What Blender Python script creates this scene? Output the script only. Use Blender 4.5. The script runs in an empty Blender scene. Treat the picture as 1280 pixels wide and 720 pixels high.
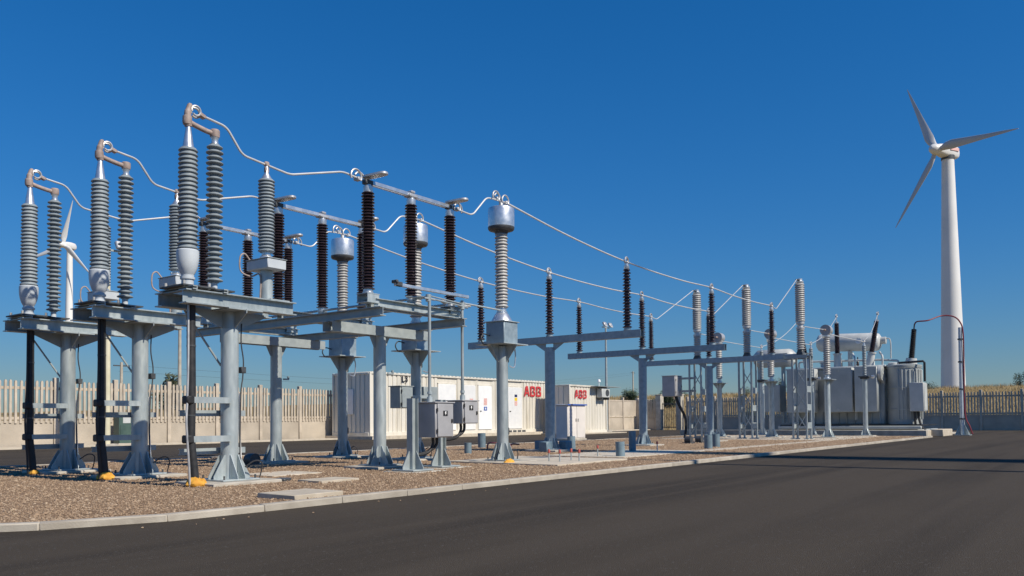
import bpy, math, random
import numpy as np
from math import sin, cos, pi, radians as rad, sqrt
from mathutils import Vector, Matrix, noise as mnoise
random.seed(7)
rng = np.random.default_rng(7)
D = bpy.data
S = bpy.context.scene
COL = S.collection

# ------------------------------------------------------------------ camera, sky, sun, exposure
# axes: X runs along the switchgear bay (away to the right), Y goes from the road to the back fence
YAW, PITCH, ROLL, FPX = rad(53.23), rad(1.83), rad(-.42), 1036.1
_F = Vector((sin(YAW)*cos(PITCH), cos(YAW)*cos(PITCH), sin(PITCH)))
_R = Vector((cos(YAW), -sin(YAW), 0))
_U = _R.cross(_F)
R2 = _R*cos(ROLL) + _U*sin(ROLL)
U2 = _U*cos(ROLL) - _R*sin(ROLL)
cam_d = D.cameras.new('camera'); cam = D.objects.new('camera', cam_d); COL.objects.link(cam)
M = Matrix((R2, U2, -_F)).transposed().to_4x4(); M.translation = (0, -9.272, 0.829)
cam.matrix_world = M
cam_d.sensor_width = 36; cam_d.lens = 36*FPX/1280; cam_d.shift_y = 131.6/1280; cam_d.clip_start = .05; cam_d.clip_end = 9000
S.camera = cam

SUN_EL, SUN_AZ = rad(42.5), rad(3)         # to-sun vector leans a little to +X, mostly from -Y
to_sun = Vector((sin(SUN_AZ)*cos(SUN_EL), -cos(SUN_AZ)*cos(SUN_EL), sin(SUN_EL)))
SKY = 0.1
W = D.worlds.new('World'); S.world = W; W.use_nodes = True
nt = W.node_tree; nt.nodes.clear()
sky = nt.nodes.new('ShaderNodeTexSky'); sky.sky_type = 'NISHITA'; sky.sun_disc = False
sky.sun_elevation = SUN_EL; sky.sun_rotation = pi - SUN_AZ
sky.air_density = 1.0; sky.dust_density = 0.0; sky.ozone_density = 9.7; sky.altitude = 0
bg = nt.nodes.new('ShaderNodeBackground'); bg.inputs[1].default_value = SKY
wo = nt.nodes.new('ShaderNodeOutputWorld')
hs = nt.nodes.new('ShaderNodeHueSaturation'); hs.inputs['Saturation'].default_value = 1.2
nt.links.new(sky.outputs[0], hs.inputs['Color']); 
bw = nt.nodes.new('ShaderNodeRGBToBW'); nt.links.new(hs.outputs[0], bw.inputs[0])      # soft shoulder, like a camera's
ma = nt.nodes.new('ShaderNodeMath'); ma.operation = 'MULTIPLY_ADD'; ma.inputs[1].default_value = 2.68*SKY; ma.inputs[2].default_value = 1.0
nt.links.new(bw.outputs[0], ma.inputs[0])
dv = nt.nodes.new('ShaderNodeMath'); dv.operation = 'DIVIDE'; dv.inputs[0].default_value = 1.456; nt.links.new(ma.outputs[0], dv.inputs[1])
vm = nt.nodes.new('ShaderNodeVectorMath'); vm.operation = 'SCALE'; nt.links.new(hs.outputs[0], vm.inputs[0]); nt.links.new(dv.outputs[0], vm.inputs['Scale'])
nt.links.new(vm.outputs[0], bg.inputs[0]); nt.links.new(bg.outputs[0], wo.inputs[0])
sl = D.lights.new('sun', 'SUN'); sl.energy = 5.0; sl.angle = rad(.53); sl.color = (1, .92, .79)
sun = D.objects.new('sun', sl); COL.objects.link(sun)
sun.rotation_euler = to_sun.to_track_quat('Z', 'Y').to_euler(); sun.location = (0, -30, 40)
S.view_settings.view_transform = 'Standard'; S.view_settings.look = 'None'
S.view_settings.exposure = 0.0; S.view_settings.gamma = 1; S.view_settings.use_curve_mapping = False
S.render.engine = 'CYCLES'

# ------------------------------------------------------------------ materials
def mat(name, c1, c2=None, rough=.5, metal=0., scale=8., bump=0., bscale=None, detail=4., mix=(.35, .65), spec=.5, vor=False, streak=None, var=.07):
    m = D.materials.new(name); m.use_nodes = True
    n = m.node_tree.nodes; l = m.node_tree.links
    b = n['Principled BSDF']
    b.inputs['Roughness'].default_value = rough; b.inputs['Metallic'].default_value = metal
    b.inputs['Specular IOR Level'].default_value = spec
    tc = n.new('ShaderNodeTexCoord'); oi = n.new('ShaderNodeObjectInfo')
    ad = n.new('ShaderNodeVectorMath'); ad.operation = 'MULTIPLY_ADD'
    l.new(oi.outputs['Random'], ad.inputs[0]); ad.inputs[1].default_value = (31, 17, 23)
    l.new(tc.outputs['Object'], ad.inputs[2])
    vec = ad.outputs[0]
    if streak:
        mp = n.new('ShaderNodeMapping'); mp.inputs['Scale'].default_value = streak
        l.new(vec, mp.inputs[0]); cv = mp.outputs[0]
    else: cv = vec
    if c2 is not None:
        if vor:
            t = n.new('ShaderNodeTexVoronoi'); t.inputs['Scale'].default_value = scale
            src = t.outputs['Color']
            sp = n.new('ShaderNodeSeparateColor'); l.new(src, sp.inputs[0]); fac = sp.outputs[0]
            l.new(cv, t.inputs['Vector'])
        else:
            t = n.new('ShaderNodeTexNoise'); t.inputs['Scale'].default_value = scale; t.inputs['Detail'].default_value = detail
            l.new(cv, t.inputs['Vector']); fac = t.outputs['Fac']
        mr = n.new('ShaderNodeMapRange'); mr.inputs[1].default_value, mr.inputs[2].default_value = mix
        l.new(fac, mr.inputs[0])
        mx = n.new('ShaderNodeMix'); mx.data_type = 'RGBA'
        mx.inputs[6].default_value = (*c1, 1); mx.inputs[7].default_value = (*c2, 1)
        l.new(mr.outputs[0], mx.inputs[0]); l.new(mx.outputs[2], b.inputs['Base Color'])
        rr = n.new('ShaderNodeMapRange'); rr.inputs[3].default_value = max(rough-.09, .05); rr.inputs[4].default_value = min(rough+.09, 1)
        l.new(fac, rr.inputs[0]); l.new(rr.outputs[0], b.inputs['Roughness'])
        vr = n.new('ShaderNodeMapRange'); vr.inputs[3].default_value = 1-var; vr.inputs[4].default_value = 1+var; l.new(oi.outputs['Random'], vr.inputs[0])
        hv = n.new('ShaderNodeHueSaturation'); l.new(mx.outputs[2], hv.inputs['Color']); l.new(vr.outputs[0], hv.inputs['Value']); l.new(hv.outputs[0], b.inputs['Base Color'])
    else: b.inputs['Base Color'].default_value = (*c1, 1)
    if bump:
        t2 = n.new('ShaderNodeTexNoise'); t2.inputs['Scale'].default_value = bscale or scale*3; t2.inputs['Detail'].default_value = 5
        l.new(vec, t2.inputs['Vector'])
        bp = n.new('ShaderNodeBump'); bp.inputs['Strength'].default_value = bump; bp.inputs['Distance'].default_value = .01
        l.new(t2.outputs['Fac'], bp.inputs['Height']); l.new(bp.outputs[0], b.inputs['Normal'])
    return m

MT = dict(
 galv=mat('galvanised_steel', (.355, .405, .415), (.475, .525, .53), .42, .35, 13, .05, 60, streak=(1, 1, .3), var=.10),
 galv2=mat('dull_galvanised_steel', (.33, .375, .385), (.40, .445, .45), .5, .3, 7, .04, 50),
 galvblue=mat('blue_grey_steel', (.27, .34, .385), (.35, .43, .475), .45, .3, 10, .04, 50),
 bar=mat('bright_tube', (.52, .53, .54), (.60, .61, .61), .5, .25, 6),
 alu=mat('aluminium', (.62, .64, .66), (.75, .76, .77), .35, .8, 12),
 aludull=mat('dull_aluminium', (.50, .50, .50), (.62, .61, .60), .45, .6, 12),
 paintgrey=mat('light_grey_paint', (.48, .52, .56), (.54, .58, .61), .4, 0, 6),
 silicone=mat('grey_silicone', (.20, .24, .27), (.27, .31, .33), .5, 0, 6, streak=(1, 1, .3)),
 silicone2=mat('beige_grey_porcelain', (.36, .36, .35), (.45, .44, .42), .35, 0, 6, streak=(1, 1, .3)),
 brown=mat('brown_porcelain', (.024, .016, .021), (.044, .031, .037), .24, 0, 5, spec=.6),
 black=mat('black_rubber', (.016, .017, .019), (.03, .03, .032), .55, 0, 12),
 dark=mat('dark_steel', (.06, .065, .07), (.09, .095, .10), .5, .2, 12),
 copper=mat('brown_taped_bar', (.30, .23, .20), (.40, .32, .28), .6, 0, 20, .1, 60),
 foam=mat('yellow_foam', (.60, .28, .03), (.74, .40, .06), .8, 0, 12, .6, 30),
 concrete=mat('concrete', (.38, .345, .285), (.50, .46, .39), .9, 0, 5, .25, 60, streak=(1, 1, 1)),
 kerbc=mat('kerb_concrete', (.34, .30, .245), (.46, .415, .345), .9, 0, 4, .35, 90),
 fencec=mat('fence_concrete', (.43, .37, .295), (.55, .475, .38), .92, 0, 3, .3, 40),
 fencep=mat('rough_panel_concrete', (.38, .33, .265), (.50, .435, .35), .95, 0, 1.2, .8, 25),
 slab=mat('pale_slab', (.46, .40, .31), (.57, .50, .40), .9, 0, 6, .2, 70),
 cream=mat('cream_container_paint', (.56, .515, .42), (.70, .66, .575), .5, 0, 2.2, .02, 10, streak=(1, 1, .18), mix=(.28, .52)),
 white=mat('white_paint', (.76, .76, .75), (.82, .82, .80), .45, 0, 4),
 kiosk=mat('warm_white_panel', (.70, .66, .62), (.76, .72, .68), .5, 0, 3),
 red=mat('red_sign', (.58, .045, .05), None, .5),
 blue=mat('blue_sign', (.03, .10, .40), None, .5),
 navy=mat('navy_sign', (.02, .03, .10), None, .5),
 yellow=mat('yellow_sign', (.80, .55, .03), None, .5),
 pink=mat('faded_red_sign', (.72, .30, .25), (.80, .62, .58), .5, 0, 30),
 blackp=mat('black_print', (.015, .015, .015), None, .5),
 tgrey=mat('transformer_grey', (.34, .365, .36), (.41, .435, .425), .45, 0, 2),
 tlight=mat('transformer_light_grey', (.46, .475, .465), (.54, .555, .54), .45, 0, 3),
 cab=mat('grey_cabinet_paint', (.36, .36, .37), (.42, .42, .43), .4, .1, 4),
 redcable=mat('red_cable', (.20, .02, .03), None, .5),
 orange=mat('red_cap_plastic', (.42, .09, .07), None, .5),
 ductblue=mat('blue_grey_duct', (.13, .19, .23), (.18, .25, .29), .5, 0, 8),
 turb=mat('turbine_white', (.70, .70, .69), (.76, .76, .75), .4, 0, .3),
 polew=mat('cream_pole_paint', (.62, .57, .40), (.70, .65, .48), .5, 0, 4),
 lens=mat('lamp_glass', (.55, .57, .58), None, .1, 0),
 bark=mat('bark', (.07, .05, .035), (.12, .09, .06), .9, 0, 10, .5, 30),
 leaf=mat('dark_leaf', (.022, .045, .018), (.06, .09, .035), .6, 0, 1.2),
 leaf2=mat('olive_leaf', (.05, .065, .035), (.10, .11, .06), .6, 0, 1.2),
 grass=mat('dry_grass_blade', (.30, .20, .085), (.44, .33, .16), .8, 0, .5),
 greenp=mat('green_paint', (.05, .09, .08), (.07, .12, .10), .5, 0, 4),
 blade=mat('blade_shade_grey', (.46, .47, .48), (.52, .53, .54), .45, 0, .3),  # darker than turbine white: shade on the large turbine's blades put into the colour
 wire=mat('dark_wire', (.04, .04, .045), None, .5),
)

# stones: colour by random island
def stone_mat():
    m = D.materials.new('gravel_stone'); m.use_nodes = True; n = m.node_tree.nodes; l = m.node_tree.links
    b = n['Principled BSDF']; b.inputs['Roughness'].default_value = .9
    g = n.new('ShaderNodeNewGeometry'); r = n.new('ShaderNodeValToRGB'); e = r.color_ramp.elements
    e[0].color = (.19, .12, .072, 1); e[1].color = (.47, .36, .25, 1)
    for p, c in ((.3, (.28, .19, .118, 1)), (.7, (.36, .25, .16, 1)), (.92, (.42, .31, .205, 1))):
        q = r.color_ramp.elements.new(p); q.color = c
    l.new(g.outputs['Random Per Island'], r.inputs[0]); l.new(r.outputs[0], b.inputs['Base Color'])
    return m
MT['stone'] = stone_mat()

def ground_mat(name, cols, scales, rough, bump, bscale, speck=None, rng_=(.38, .68)):
    """layered noise: cols = (base, large patch colour, fine colour)"""
    m = D.materials.new(name); m.use_nodes = True; n = m.node_tree.nodes; l = m.node_tree.links
    b = n['Principled BSDF']; b.inputs['Roughness'].default_value = rough; b.inputs['Specular IOR Level'].default_value = .25
    tc = n.new('ShaderNodeTexCoord'); cur = None
    prev = (*cols[0], 1)
    for i, (c, sc) in enumerate(zip(cols[1:], scales)):
        mp = n.new('ShaderNodeMapping'); mp.inputs['Scale'].default_value = sc[1:] if isinstance(sc, tuple) else (1, 1, 1)
        l.new(tc.outputs['Object'], mp.inputs[0])
        t = n.new('ShaderNodeTexNoise'); t.inputs['Scale'].default_value = sc[0] if isinstance(sc, tuple) else sc; t.inputs['Detail'].default_value = 6
        l.new(mp.outputs[0], t.inputs['Vector'])
        mr = n.new('ShaderNodeMapRange'); mr.inputs[1].default_value, mr.inputs[2].default_value = rng_
        l.new(t.outputs['Fac'], mr.inputs[0])
        mx = n.new('ShaderNodeMix'); mx.data_type = 'RGBA'
        if cur is None: mx.inputs[6].default_value = prev
        else: l.new(cur, mx.inputs[6])
        mx.inputs[7].default_value = (*c, 1); l.new(mr.outputs[0], mx.inputs[0]); cur = mx.outputs[2]
    if speck:
        t = n.new('ShaderNodeTexVoronoi'); t.inputs['Scale'].default_value = speck[1]; l.new(tc.outputs['Object'], t.inputs['Vector'])
        sp = n.new('ShaderNodeSeparateColor'); l.new(t.outputs['Color'], sp.inputs[0])
        mr = n.new('ShaderNodeMapRange'); mr.inputs[1].default_value = speck[2]; mr.inputs[2].default_value = speck[2]+.02
        l.new(sp.outputs[0], mr.inputs[0])
        mx = n.new('ShaderNodeMix'); mx.data_type = 'RGBA'; l.new(cur, mx.inputs[6]); mx.inputs[7].default_value = (*speck[0], 1)
        l.new(mr.outputs[0], mx.inputs[0]); cur = mx.outputs[2]
    l.new(cur, b.inputs['Base Color'])
    t = n.new('ShaderNodeTexNoise'); t.inputs['Scale'].default_value = bscale; t.inputs['Detail'].default_value = 8
    l.new(tc.outputs['Object'], t.inputs['Vector'])
    bp = n.new('ShaderNodeBump'); bp.inputs['Strength'].default_value = bump; bp.inputs['Distance'].default_value = .02
    l.new(t.outputs['Fac'], bp.inputs['Height']); l.new(bp.outputs[0], b.inputs['Normal'])
    return m
MT['asphalt'] = ground_mat('asphalt', ((.054, .042, .029), (.068, .053, .037), (.029, .0225, .016), (.066, .052, .037), (.056, .0445, .032)),
                           (.25, (.8, .06, 1., 1), (2.2, .03, 1., 1), 60.), .92, .55, 130, ((.085, .075, .064), 80, .965), (.44, .62))
MT['gravel'] = ground_mat('gravel_bed', ((.26, .17, .10), (.33, .225, .14), (.19, .12, .072)), (1.2, 45.), .95, 1., 60)
MT['field'] = ground_mat('dry_field', ((.30, .21, .095), (.24, .18, .08), (.36, .27, .13), (.20, .15, .065)), (.02, (.15, 1, 1, 1), 2.5), .95, .6, 3)

# ------------------------------------------------------------------ mesh builder
def V(*a): return Vector(a)
class MB:
    def __init__(s): s.v = []; s.f = []
    def add(s, vs, fs):
        o = len(s.v); s.v += [tuple(p) for p in vs]; s.f += [tuple(i+o for i in f) for f in fs]; return s
    def box(s, c, d, ch=0., rz=0., rx=0., ry=0.):
        hx, hy, hz = d[0]/2, d[1]/2, d[2]/2
        m = Matrix.Translation(c) @ Matrix.Rotation(rz, 4, 'Z') @ Matrix.Rotation(ry, 4, 'Y') @ Matrix.Rotation(rx, 4, 'X')
        if ch <= 0:
            vs = [(x*hx, y*hy, z*hz) for z in (-1, 1) for y in (-1, 1) for x in (-1, 1)]
            fs = [(0, 2, 3, 1), (4, 5, 7, 6), (0, 1, 5, 4), (2, 6, 7, 3), (0, 4, 6, 2), (1, 3, 7, 5)]
        else:
            ch = min(ch, hx*.9, hy*.9, hz*.9); vs = []; idx = {}
            for sx in (-1, 1):
                for sy in (-1, 1):
                    for sz in (-1, 1):
                        for a in range(3):
                            q = [sx*(hx-ch), sy*(hy-ch), sz*(hz-ch)]; h = (hx, hy, hz); q[a] = (sx, sy, sz)[a]*h[a]
                            idx[sx, sy, sz, a] = len(vs); vs.append(tuple(q))
            fs = []
            for a in range(3):
                b, c2 = (a+1) % 3, (a+2) % 3
                for sg in (-1, 1):
                    def k(p, q):
                        t = [0, 0, 0]; t[a] = sg; t[b] = p; t[c2] = q; return idx[(*t, a)]
                    f = [k(-1, -1), k(1, -1), k(1, 1), k(-1, 1)]; fs.append(tuple(f if sg > 0 else f[::-1]))
                for p in (-1, 1):
                    for q in (-1, 1):       # edge along axis a between faces b (sign p) and c2 (sign q)
                        def e(sa, ax):
                            t = [0, 0, 0]; t[a] = sa; t[b] = p; t[c2] = q; return idx[(*t, ax)]
                        f = [e(-1, b), e(1, b), e(1, c2), e(-1, c2)]; fs.append(tuple(f if p*q < 0 else f[::-1]))
            for sx in (-1, 1):
                for sy in (-1, 1):
                    for sz in (-1, 1):
                        f = [idx[sx, sy, sz, a] for a in range(3)]; fs.append(tuple(f if sx*sy*sz > 0 else f[::-1]))
        return s.add([m @ Vector(p) for p in vs], fs)
    def b2(s, x0, x1, y0, y1, z0, z1, ch=0.): return s.box(((x0+x1)/2, (y0+y1)/2, (z0+z1)/2), (abs(x1-x0), abs(y1-y0), abs(z1-z0)), ch)
    def cyl(s, p0, p1, r0, r1=None, n=14, cap=True):
        r1 = r0 if r1 is None else r1; p0 = Vector(p0); p1 = Vector(p1); d = (p1-p0).normalized()
        a = d.orthogonal().normalized(); b = d.cross(a); vs = []
        for p, r in ((p0, r0), (p1, r1)):
            vs += [p+r*(cos(2*pi*i/n)*a+sin(2*pi*i/n)*b) for i in range(n)]
        fs = [(i, (i+1) % n, n+(i+1) % n, n+i) for i in range(n)]
        if cap: fs += [tuple(range(n))[::-1], tuple(range(n, 2*n))]
        return s.add(vs, fs)
    def lathe(s, prof, c=(0, 0, 0), n=20, axis=None):
        c = Vector(c); m = axis.to_track_quat('Z', 'Y').to_matrix() if axis else Matrix.Identity(3)
        vs = []; fs = []
        for r, z in prof:
            vs += [c+m @ Vector((r*cos(2*pi*i/n), r*sin(2*pi*i/n), z)) for i in range(n)]
        for k in range(len(prof)-1):
            fs += [(k*n+i, k*n+(i+1) % n, (k+1)*n+(i+1) % n, (k+1)*n+i) for i in range(n)]
        fs += [tuple(range(n))[::-1], tuple(range((len(prof)-1)*n, len(prof)*n))]
        return s.add(vs, fs)
    def tube(s, pts, r, n=8, closed=False):
        P = [Vector(p) for p in pts]; N = len(P); vs = []; fs = []
        t = (P[1]-P[0]).normalized(); a = t.orthogonal().normalized()
        for i, p in enumerate(P):
            t = ((P[min(i+1, N-1)]-P[max(i-1, 0)])).normalized()
            a = (a-t*a.dot(t)).normalized(); b = t.cross(a); rr = r[i] if hasattr(r, '__len__') else r
            vs += [p+rr*(cos(2*pi*k/n)*a+sin(2*pi*k/n)*b) for k in range(n)]
        for i in range(N-1):
            fs += [(i*n+k, i*n+(k+1) % n, (i+1)*n+(k+1) % n, (i+1)*n+k) for k in range(n)]
        fs += [tuple(range(n))[::-1], tuple(range((N-1)*n, N*n))]
        return s.add(vs, fs)
    def prism(s, poly, o, e1, e2, th):
        o = Vector(o); e1 = Vector(e1); e2 = Vector(e2); nn = e1.cross(e2).normalized()*th/2; n = len(poly)
        vs = [o+e1*x+e2*y-nn for x, y in poly]+[o+e1*x+e2*y+nn for x, y in poly]
        fs = [tuple(range(n))[::-1], tuple(range(n, 2*n))]+[(i, (i+1) % n, n+(i+1) % n, n+i) for i in range(n)]
        return s.add(vs, fs)
    def ibeam(s, axis, a0, a1, cc, zc, h, w, tw=.012, tf=.014):
        """I-section along 'X' or 'Y' from a0 to a1, at cross position cc"""
        for dz, ww, hh in ((h/2-tf/2, w, tf), (-h/2+tf/2, w, tf), (0, tw, h-2*tf)):
            if axis == 'X': s.box(((a0+a1)/2, cc, zc+dz), (a1-a0, ww, hh))
            else: s.box((cc, (a0+a1)/2, zc+dz), (ww, a1-a0, hh))
        return s
    def channel(s, axis, a0, a1, cc, zc, h, w, side=1, t=.012):
        for dc, dz, ww, hh in ((0, h/2-t/2, w, t), (0, -h/2+t/2, w, t), (side*(w/2-t/2), 0, t, h-2*t)):
            if axis == 'X': s.box(((a0+a1)/2, cc+dc, zc+dz), (a1-a0, ww, hh))
            else: s.box((cc+dc, (a0+a1)/2, zc+dz), (ww, a1-a0, hh))
        return s
    def mesh(s, name, m, ang=38):
        me = D.meshes.new(name); me.from_pydata(s.v, [], s.f); me.materials.append(MT[m])
        me.polygons.foreach_set('use_smooth', [True]*len(me.polygons)); me.set_sharp_from_angle(angle=rad(ang)); me.update()
        return me

def obj(name, mb, m, parent=None, loc=None, ang=38, **tags):
    me = mb if isinstance(mb, bpy.types.Mesh) else mb.mesh(name, m, ang)
    o = D.objects.new(name, me); COL.objects.link(o)
    if parent: o.parent = parent
    if loc is not None: o.location = loc
    for k, v in tags.items(): o[k] = v
    return o
def thing(name, label, cat, loc, group=None):
    o = D.objects.new(name, None); COL.objects.link(o); o.location = loc; o.empty_display_size = .2
    o['label'] = label; o['category'] = cat
    if group: o['group'] = group
    return o
def tagged(o, label, cat, group=None):
    o['label'] = label; o['category'] = cat
    if group: o['group'] = group
    return o
def copy_tree(o, parent=None):
    c = o.copy(); COL.objects.link(c)
    if parent: c.parent = parent
    for ch in list(o.children): copy_tree(ch, c)
    return c
def dup(o, loc, label):
    c = copy_tree(o); c.location = loc; c['label'] = label; return c
def smoothpath(pts, k=6):
    P = [Vector(p) for p in pts]; P = [2*P[0]-P[1]]+P+[2*P[-1]-P[-2]]; out = []
    for i in range(1, len(P)-2):
        a, b, c, d = P[i-1:i+3]
        for j in range(k):
            t = j/k
            out.append(.5*((2*b)+(c-a)*t+(2*a-5*b+4*c-d)*t*t+(3*b-a-3*c+d)*t**3))
    out.append(P[-2]); return out
def sheds(z0, z1, n, rc, rs, rs2=None, taper=1.0):
    """profile of an insulator with n sheds; alternating radii if rs2"""
    p = (z1-z0)/n; out = [(rc, z0)]
    for i in range(n):
        f = 1+(taper-1)*i/n
        r = (rs if (i % 2 == 0 or rs2 is None) else rs2)*f; z = z0+i*p
        out += [(rc*f, z+p*.18), (r*.97, z+p*.30), (r, z+p*.40), (r*.97, z+p*.50), (rc*f*1.04, z+p*.88)]
    out.append((rc*taper, z1)); return out
def fillet(pts, d=.12, k=6):
    P = [Vector(p) for p in pts]; out = [P[0]]
    for a, b, c in zip(P, P[1:], P[2:]):
        u = (a-b); v = (c-b); q = min(d, u.length*.45, v.length*.45); s0 = b+u.normalized()*q; s1 = b+v.normalized()*q
        for j in range(k+1):
            t = j/k; out.append(s0*(1-t)**2+b*2*t*(1-t)+s1*t*t)
    return out+[P[-1]]
PH = (0., 2.166, 4.332)
ROW = ('kerb side row', 'middle row', 'fence side row')

# ------------------------------------------------------------------ ground, road, island, kerbs
def axis_pts():
    a = list(np.linspace(-120, 160, 113)); b = [160*(1.22**i) for i in range(1, 15)]; return np.array([-x*.75 for x in b[::-1]]+a+b)
xs = axis_pts(); ys = axis_pts()
def terr(x, y):
    d = max(x-58, 0); e = max(y-24, 0)
    h = 4.35*min(d/55, 1)**1.1 + .0022*max(d-55, 0)
    h2 = 1.2*min(e/60, 1) + .001*max(e-60, 0)
    hh = max(h, h2)
    if d > 0 or e > 0: hh += .35*mnoise.noise(Vector((x*.03, y*.03, 0)))*min(max(d, e)/15, 1)
    return hh-.08
vs = [(x, y, terr(x, y)) for y in ys for x in xs]; nx = len(xs)
fs = [(j*nx+i, j*nx+i+1, (j+1)*nx+i+1, (j+1)*nx+i) for j in range(len(ys)-1) for i in range(nx-1)]
obj('ground', MB().add(vs, fs), 'field', kind='structure')
obj('road', MB().b2(-70, 55.5, -70, 20.4, -.03, 0), 'asphalt', kind='structure')
obj('pavement', MB().b2(-40, 55.4, 19.2, 20.39, -.02, .05), 'slab', kind='structure')

# island outline (inner edge of kerb), counter-clockwise
KW = .11
def island(inset):
    r = 3.0-inset; pts = []
    for i in range(25):
        a = pi+pi/2*i/24; pts.append((4.4+r*cos(a), .15+r*sin(a)))
    pts.append((36.8, -2.85+inset))
    pts.append((36.8, 7.1-inset))
    for i in range(13):
        a = pi/2+pi/2*i/12; pts.append((4.4-3+1.5+(1.5-inset)*cos(a), 5.6+(1.5-inset)*sin(a)))
    return pts
ip = island(KW-.01)
g = MB(); n = len(ip)
g.add([(x, y, .045) for x, y in ip]+[(x, y, -.01) for x, y in ip], [tuple(range(n))]+[(i, n+i, n+(i+1) % n, (i+1) % n) for i in range(n)])
obj('gravel_bed', g, 'gravel', kind='structure')
# kerb stones one by one
kerb = D.objects.new('kerb', None); COL.objects.link(kerb); kerb['kind'] = 'structure'
def along(path, step):
    P = [Vector((*p, 0)) for p in path]; out = [P[0]]; need = step
    for a, b in zip(P, P[1:]):
        L = (b-a).length; t = 0
        while L-t >= need: t += need; out.append(a+(b-a)*(t/L)); need = step
        need -= (L-t)
    return out
def kerb_run(path, step=.94):
    pts = along(path, step)
    for a, b in zip(pts, pts[1:]):
        d = b-a; m = (a+b)/2; nrm = Vector((-d.y, d.x, 0)).normalized()*(KW/2)
        k = MB(); L = d.length-.006
        k.box((0, 0, 0), (L, KW, .14), .010)
        obj('kerb_stone', k, 'kerbc', kerb, (m.x+nrm.x, m.y+nrm.y, -.008+random.uniform(-.004, .004))).rotation_euler = (random.uniform(-.01, .01), 0, math.atan2(d.y, d.x)+random.uniform(-.004, .004))
o0 = island(0)
kerb_run(o0[2:25]+[(36.75, -2.85)])
kerb_run([(36.8, 7.1), (3.0, 7.1)], 1.0)
# gravel stones: real geometry
def stones(N):
    ico = np.array([(0, 0, 1), (.9, 0, .1), (.1, .95, 0), (-.9, .1, .15), (-.1, -.9, .05), (.5, .5, .6)])
    F = np.array([(0, 1, 5), (0, 5, 2), (1, 2, 5), (0, 2, 3), (0, 3, 4), (0, 4, 1)])
    xy = []
    while len(xy) < N:
        k = 20000; t = rng.random(k)
        x = 1.6+35*t**2.1; y = rng.uniform(-2.72, 6.9, k)
        ok = (x > 4.4) | ((x-4.4)**2+(y-.15)**2 < 2.86**2) | (y > .15)
        xy += list(zip(x[ok], y[ok]))
    xy = np.array(xy[:N]); s = np.clip(.0055+rng.exponential(.0030, N), .0055, .020)*(1+.02*xy[:, 0]); a = rng.uniform(0, 2*pi, N)
    st = rng.uniform(.7, 1.4, (N, 1, 3))
    v = np.repeat(ico[None], N, 0)*st*s[:, None, None]
    v += rng.normal(0, .12, v.shape)*s[:, None, None]
    c, si = np.cos(a)[:, None], np.sin(a)[:, None]
    X = v[..., 0]*c-v[..., 1]*si+xy[:, :1]; Y = v[..., 0]*si+v[..., 1]*c+xy[:, 1:]; Z = v[..., 2]*.8+.044+rng.uniform(-.003, .008, (N, 1))
    vv = np.stack([X, Y, Z], -1).reshape(-1, 3); ff = (F[None]+np.arange(N)[:, None, None]*6).reshape(-1, 3)
    me = D.meshes.new('gravel'); me.vertices.add(len(vv)); me.vertices.foreach_set('co', vv.ravel())
    me.loops.add(ff.size); me.loops.foreach_set('vertex_index', ff.ravel().astype(np.int32))
    me.polygons.add(len(ff)); me.polygons.foreach_set('loop_start', np.arange(0, ff.size, 3, dtype=np.int32))
    me.update(calc_edges=True); me.materials.append(MT['stone']); return me
o = obj('gravel', stones(210000), None); o['kind'] = 'stuff'; o['label'] = 'brown gravel filling the kerbed equipment yard'; o['category'] = 'gravel'
# concrete slabs and cover plates lying in the gravel
def slab(x0, x1, y0, y1, label, z=.085, name='cover_slab', rz=.03):
    o = obj(name, MB().box((0, 0, 0), (x1-x0, y1-y0, .06), .006), 'slab', None, ((x0+x1)/2, (y0+y1)/2, z-.03)); o.rotation_euler.z = rz
    return tagged(o, label, 'slab')
slab(5.3, 5.95, -2.6, -2.02, 'pale concrete cover slab lying right behind the kerb', .095)
slab(6.95, 7.6, -1.06, -.6, 'small pale concrete cover slab in gravel beside the nearest cable support', .075)
slab(7.4, 8.3, .5, 1.3, 'flat pale concrete slab in gravel before the disconnector columns', .06)
slab(11.6, 14.0, -1.55, .95, 'large pale concrete pad with red capped anchor bolts', .075, 'foundation_pad', 0)
slab(14.7, 18.6, -1.1, .9, 'long pale foundation slab with two duct stubs', .062, 'foundation_pad', 0)
slab(18.8, 35.9, -1.15, -.75, 'long low concrete strip beside the breaker frame legs', .058, 'foundation_pad', 0)
slab(29.0, 36.0, -.7, 5.4, 'pale concrete raft under the breaker frame and slim posts', .06, 'foundation_pad', 0)

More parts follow.
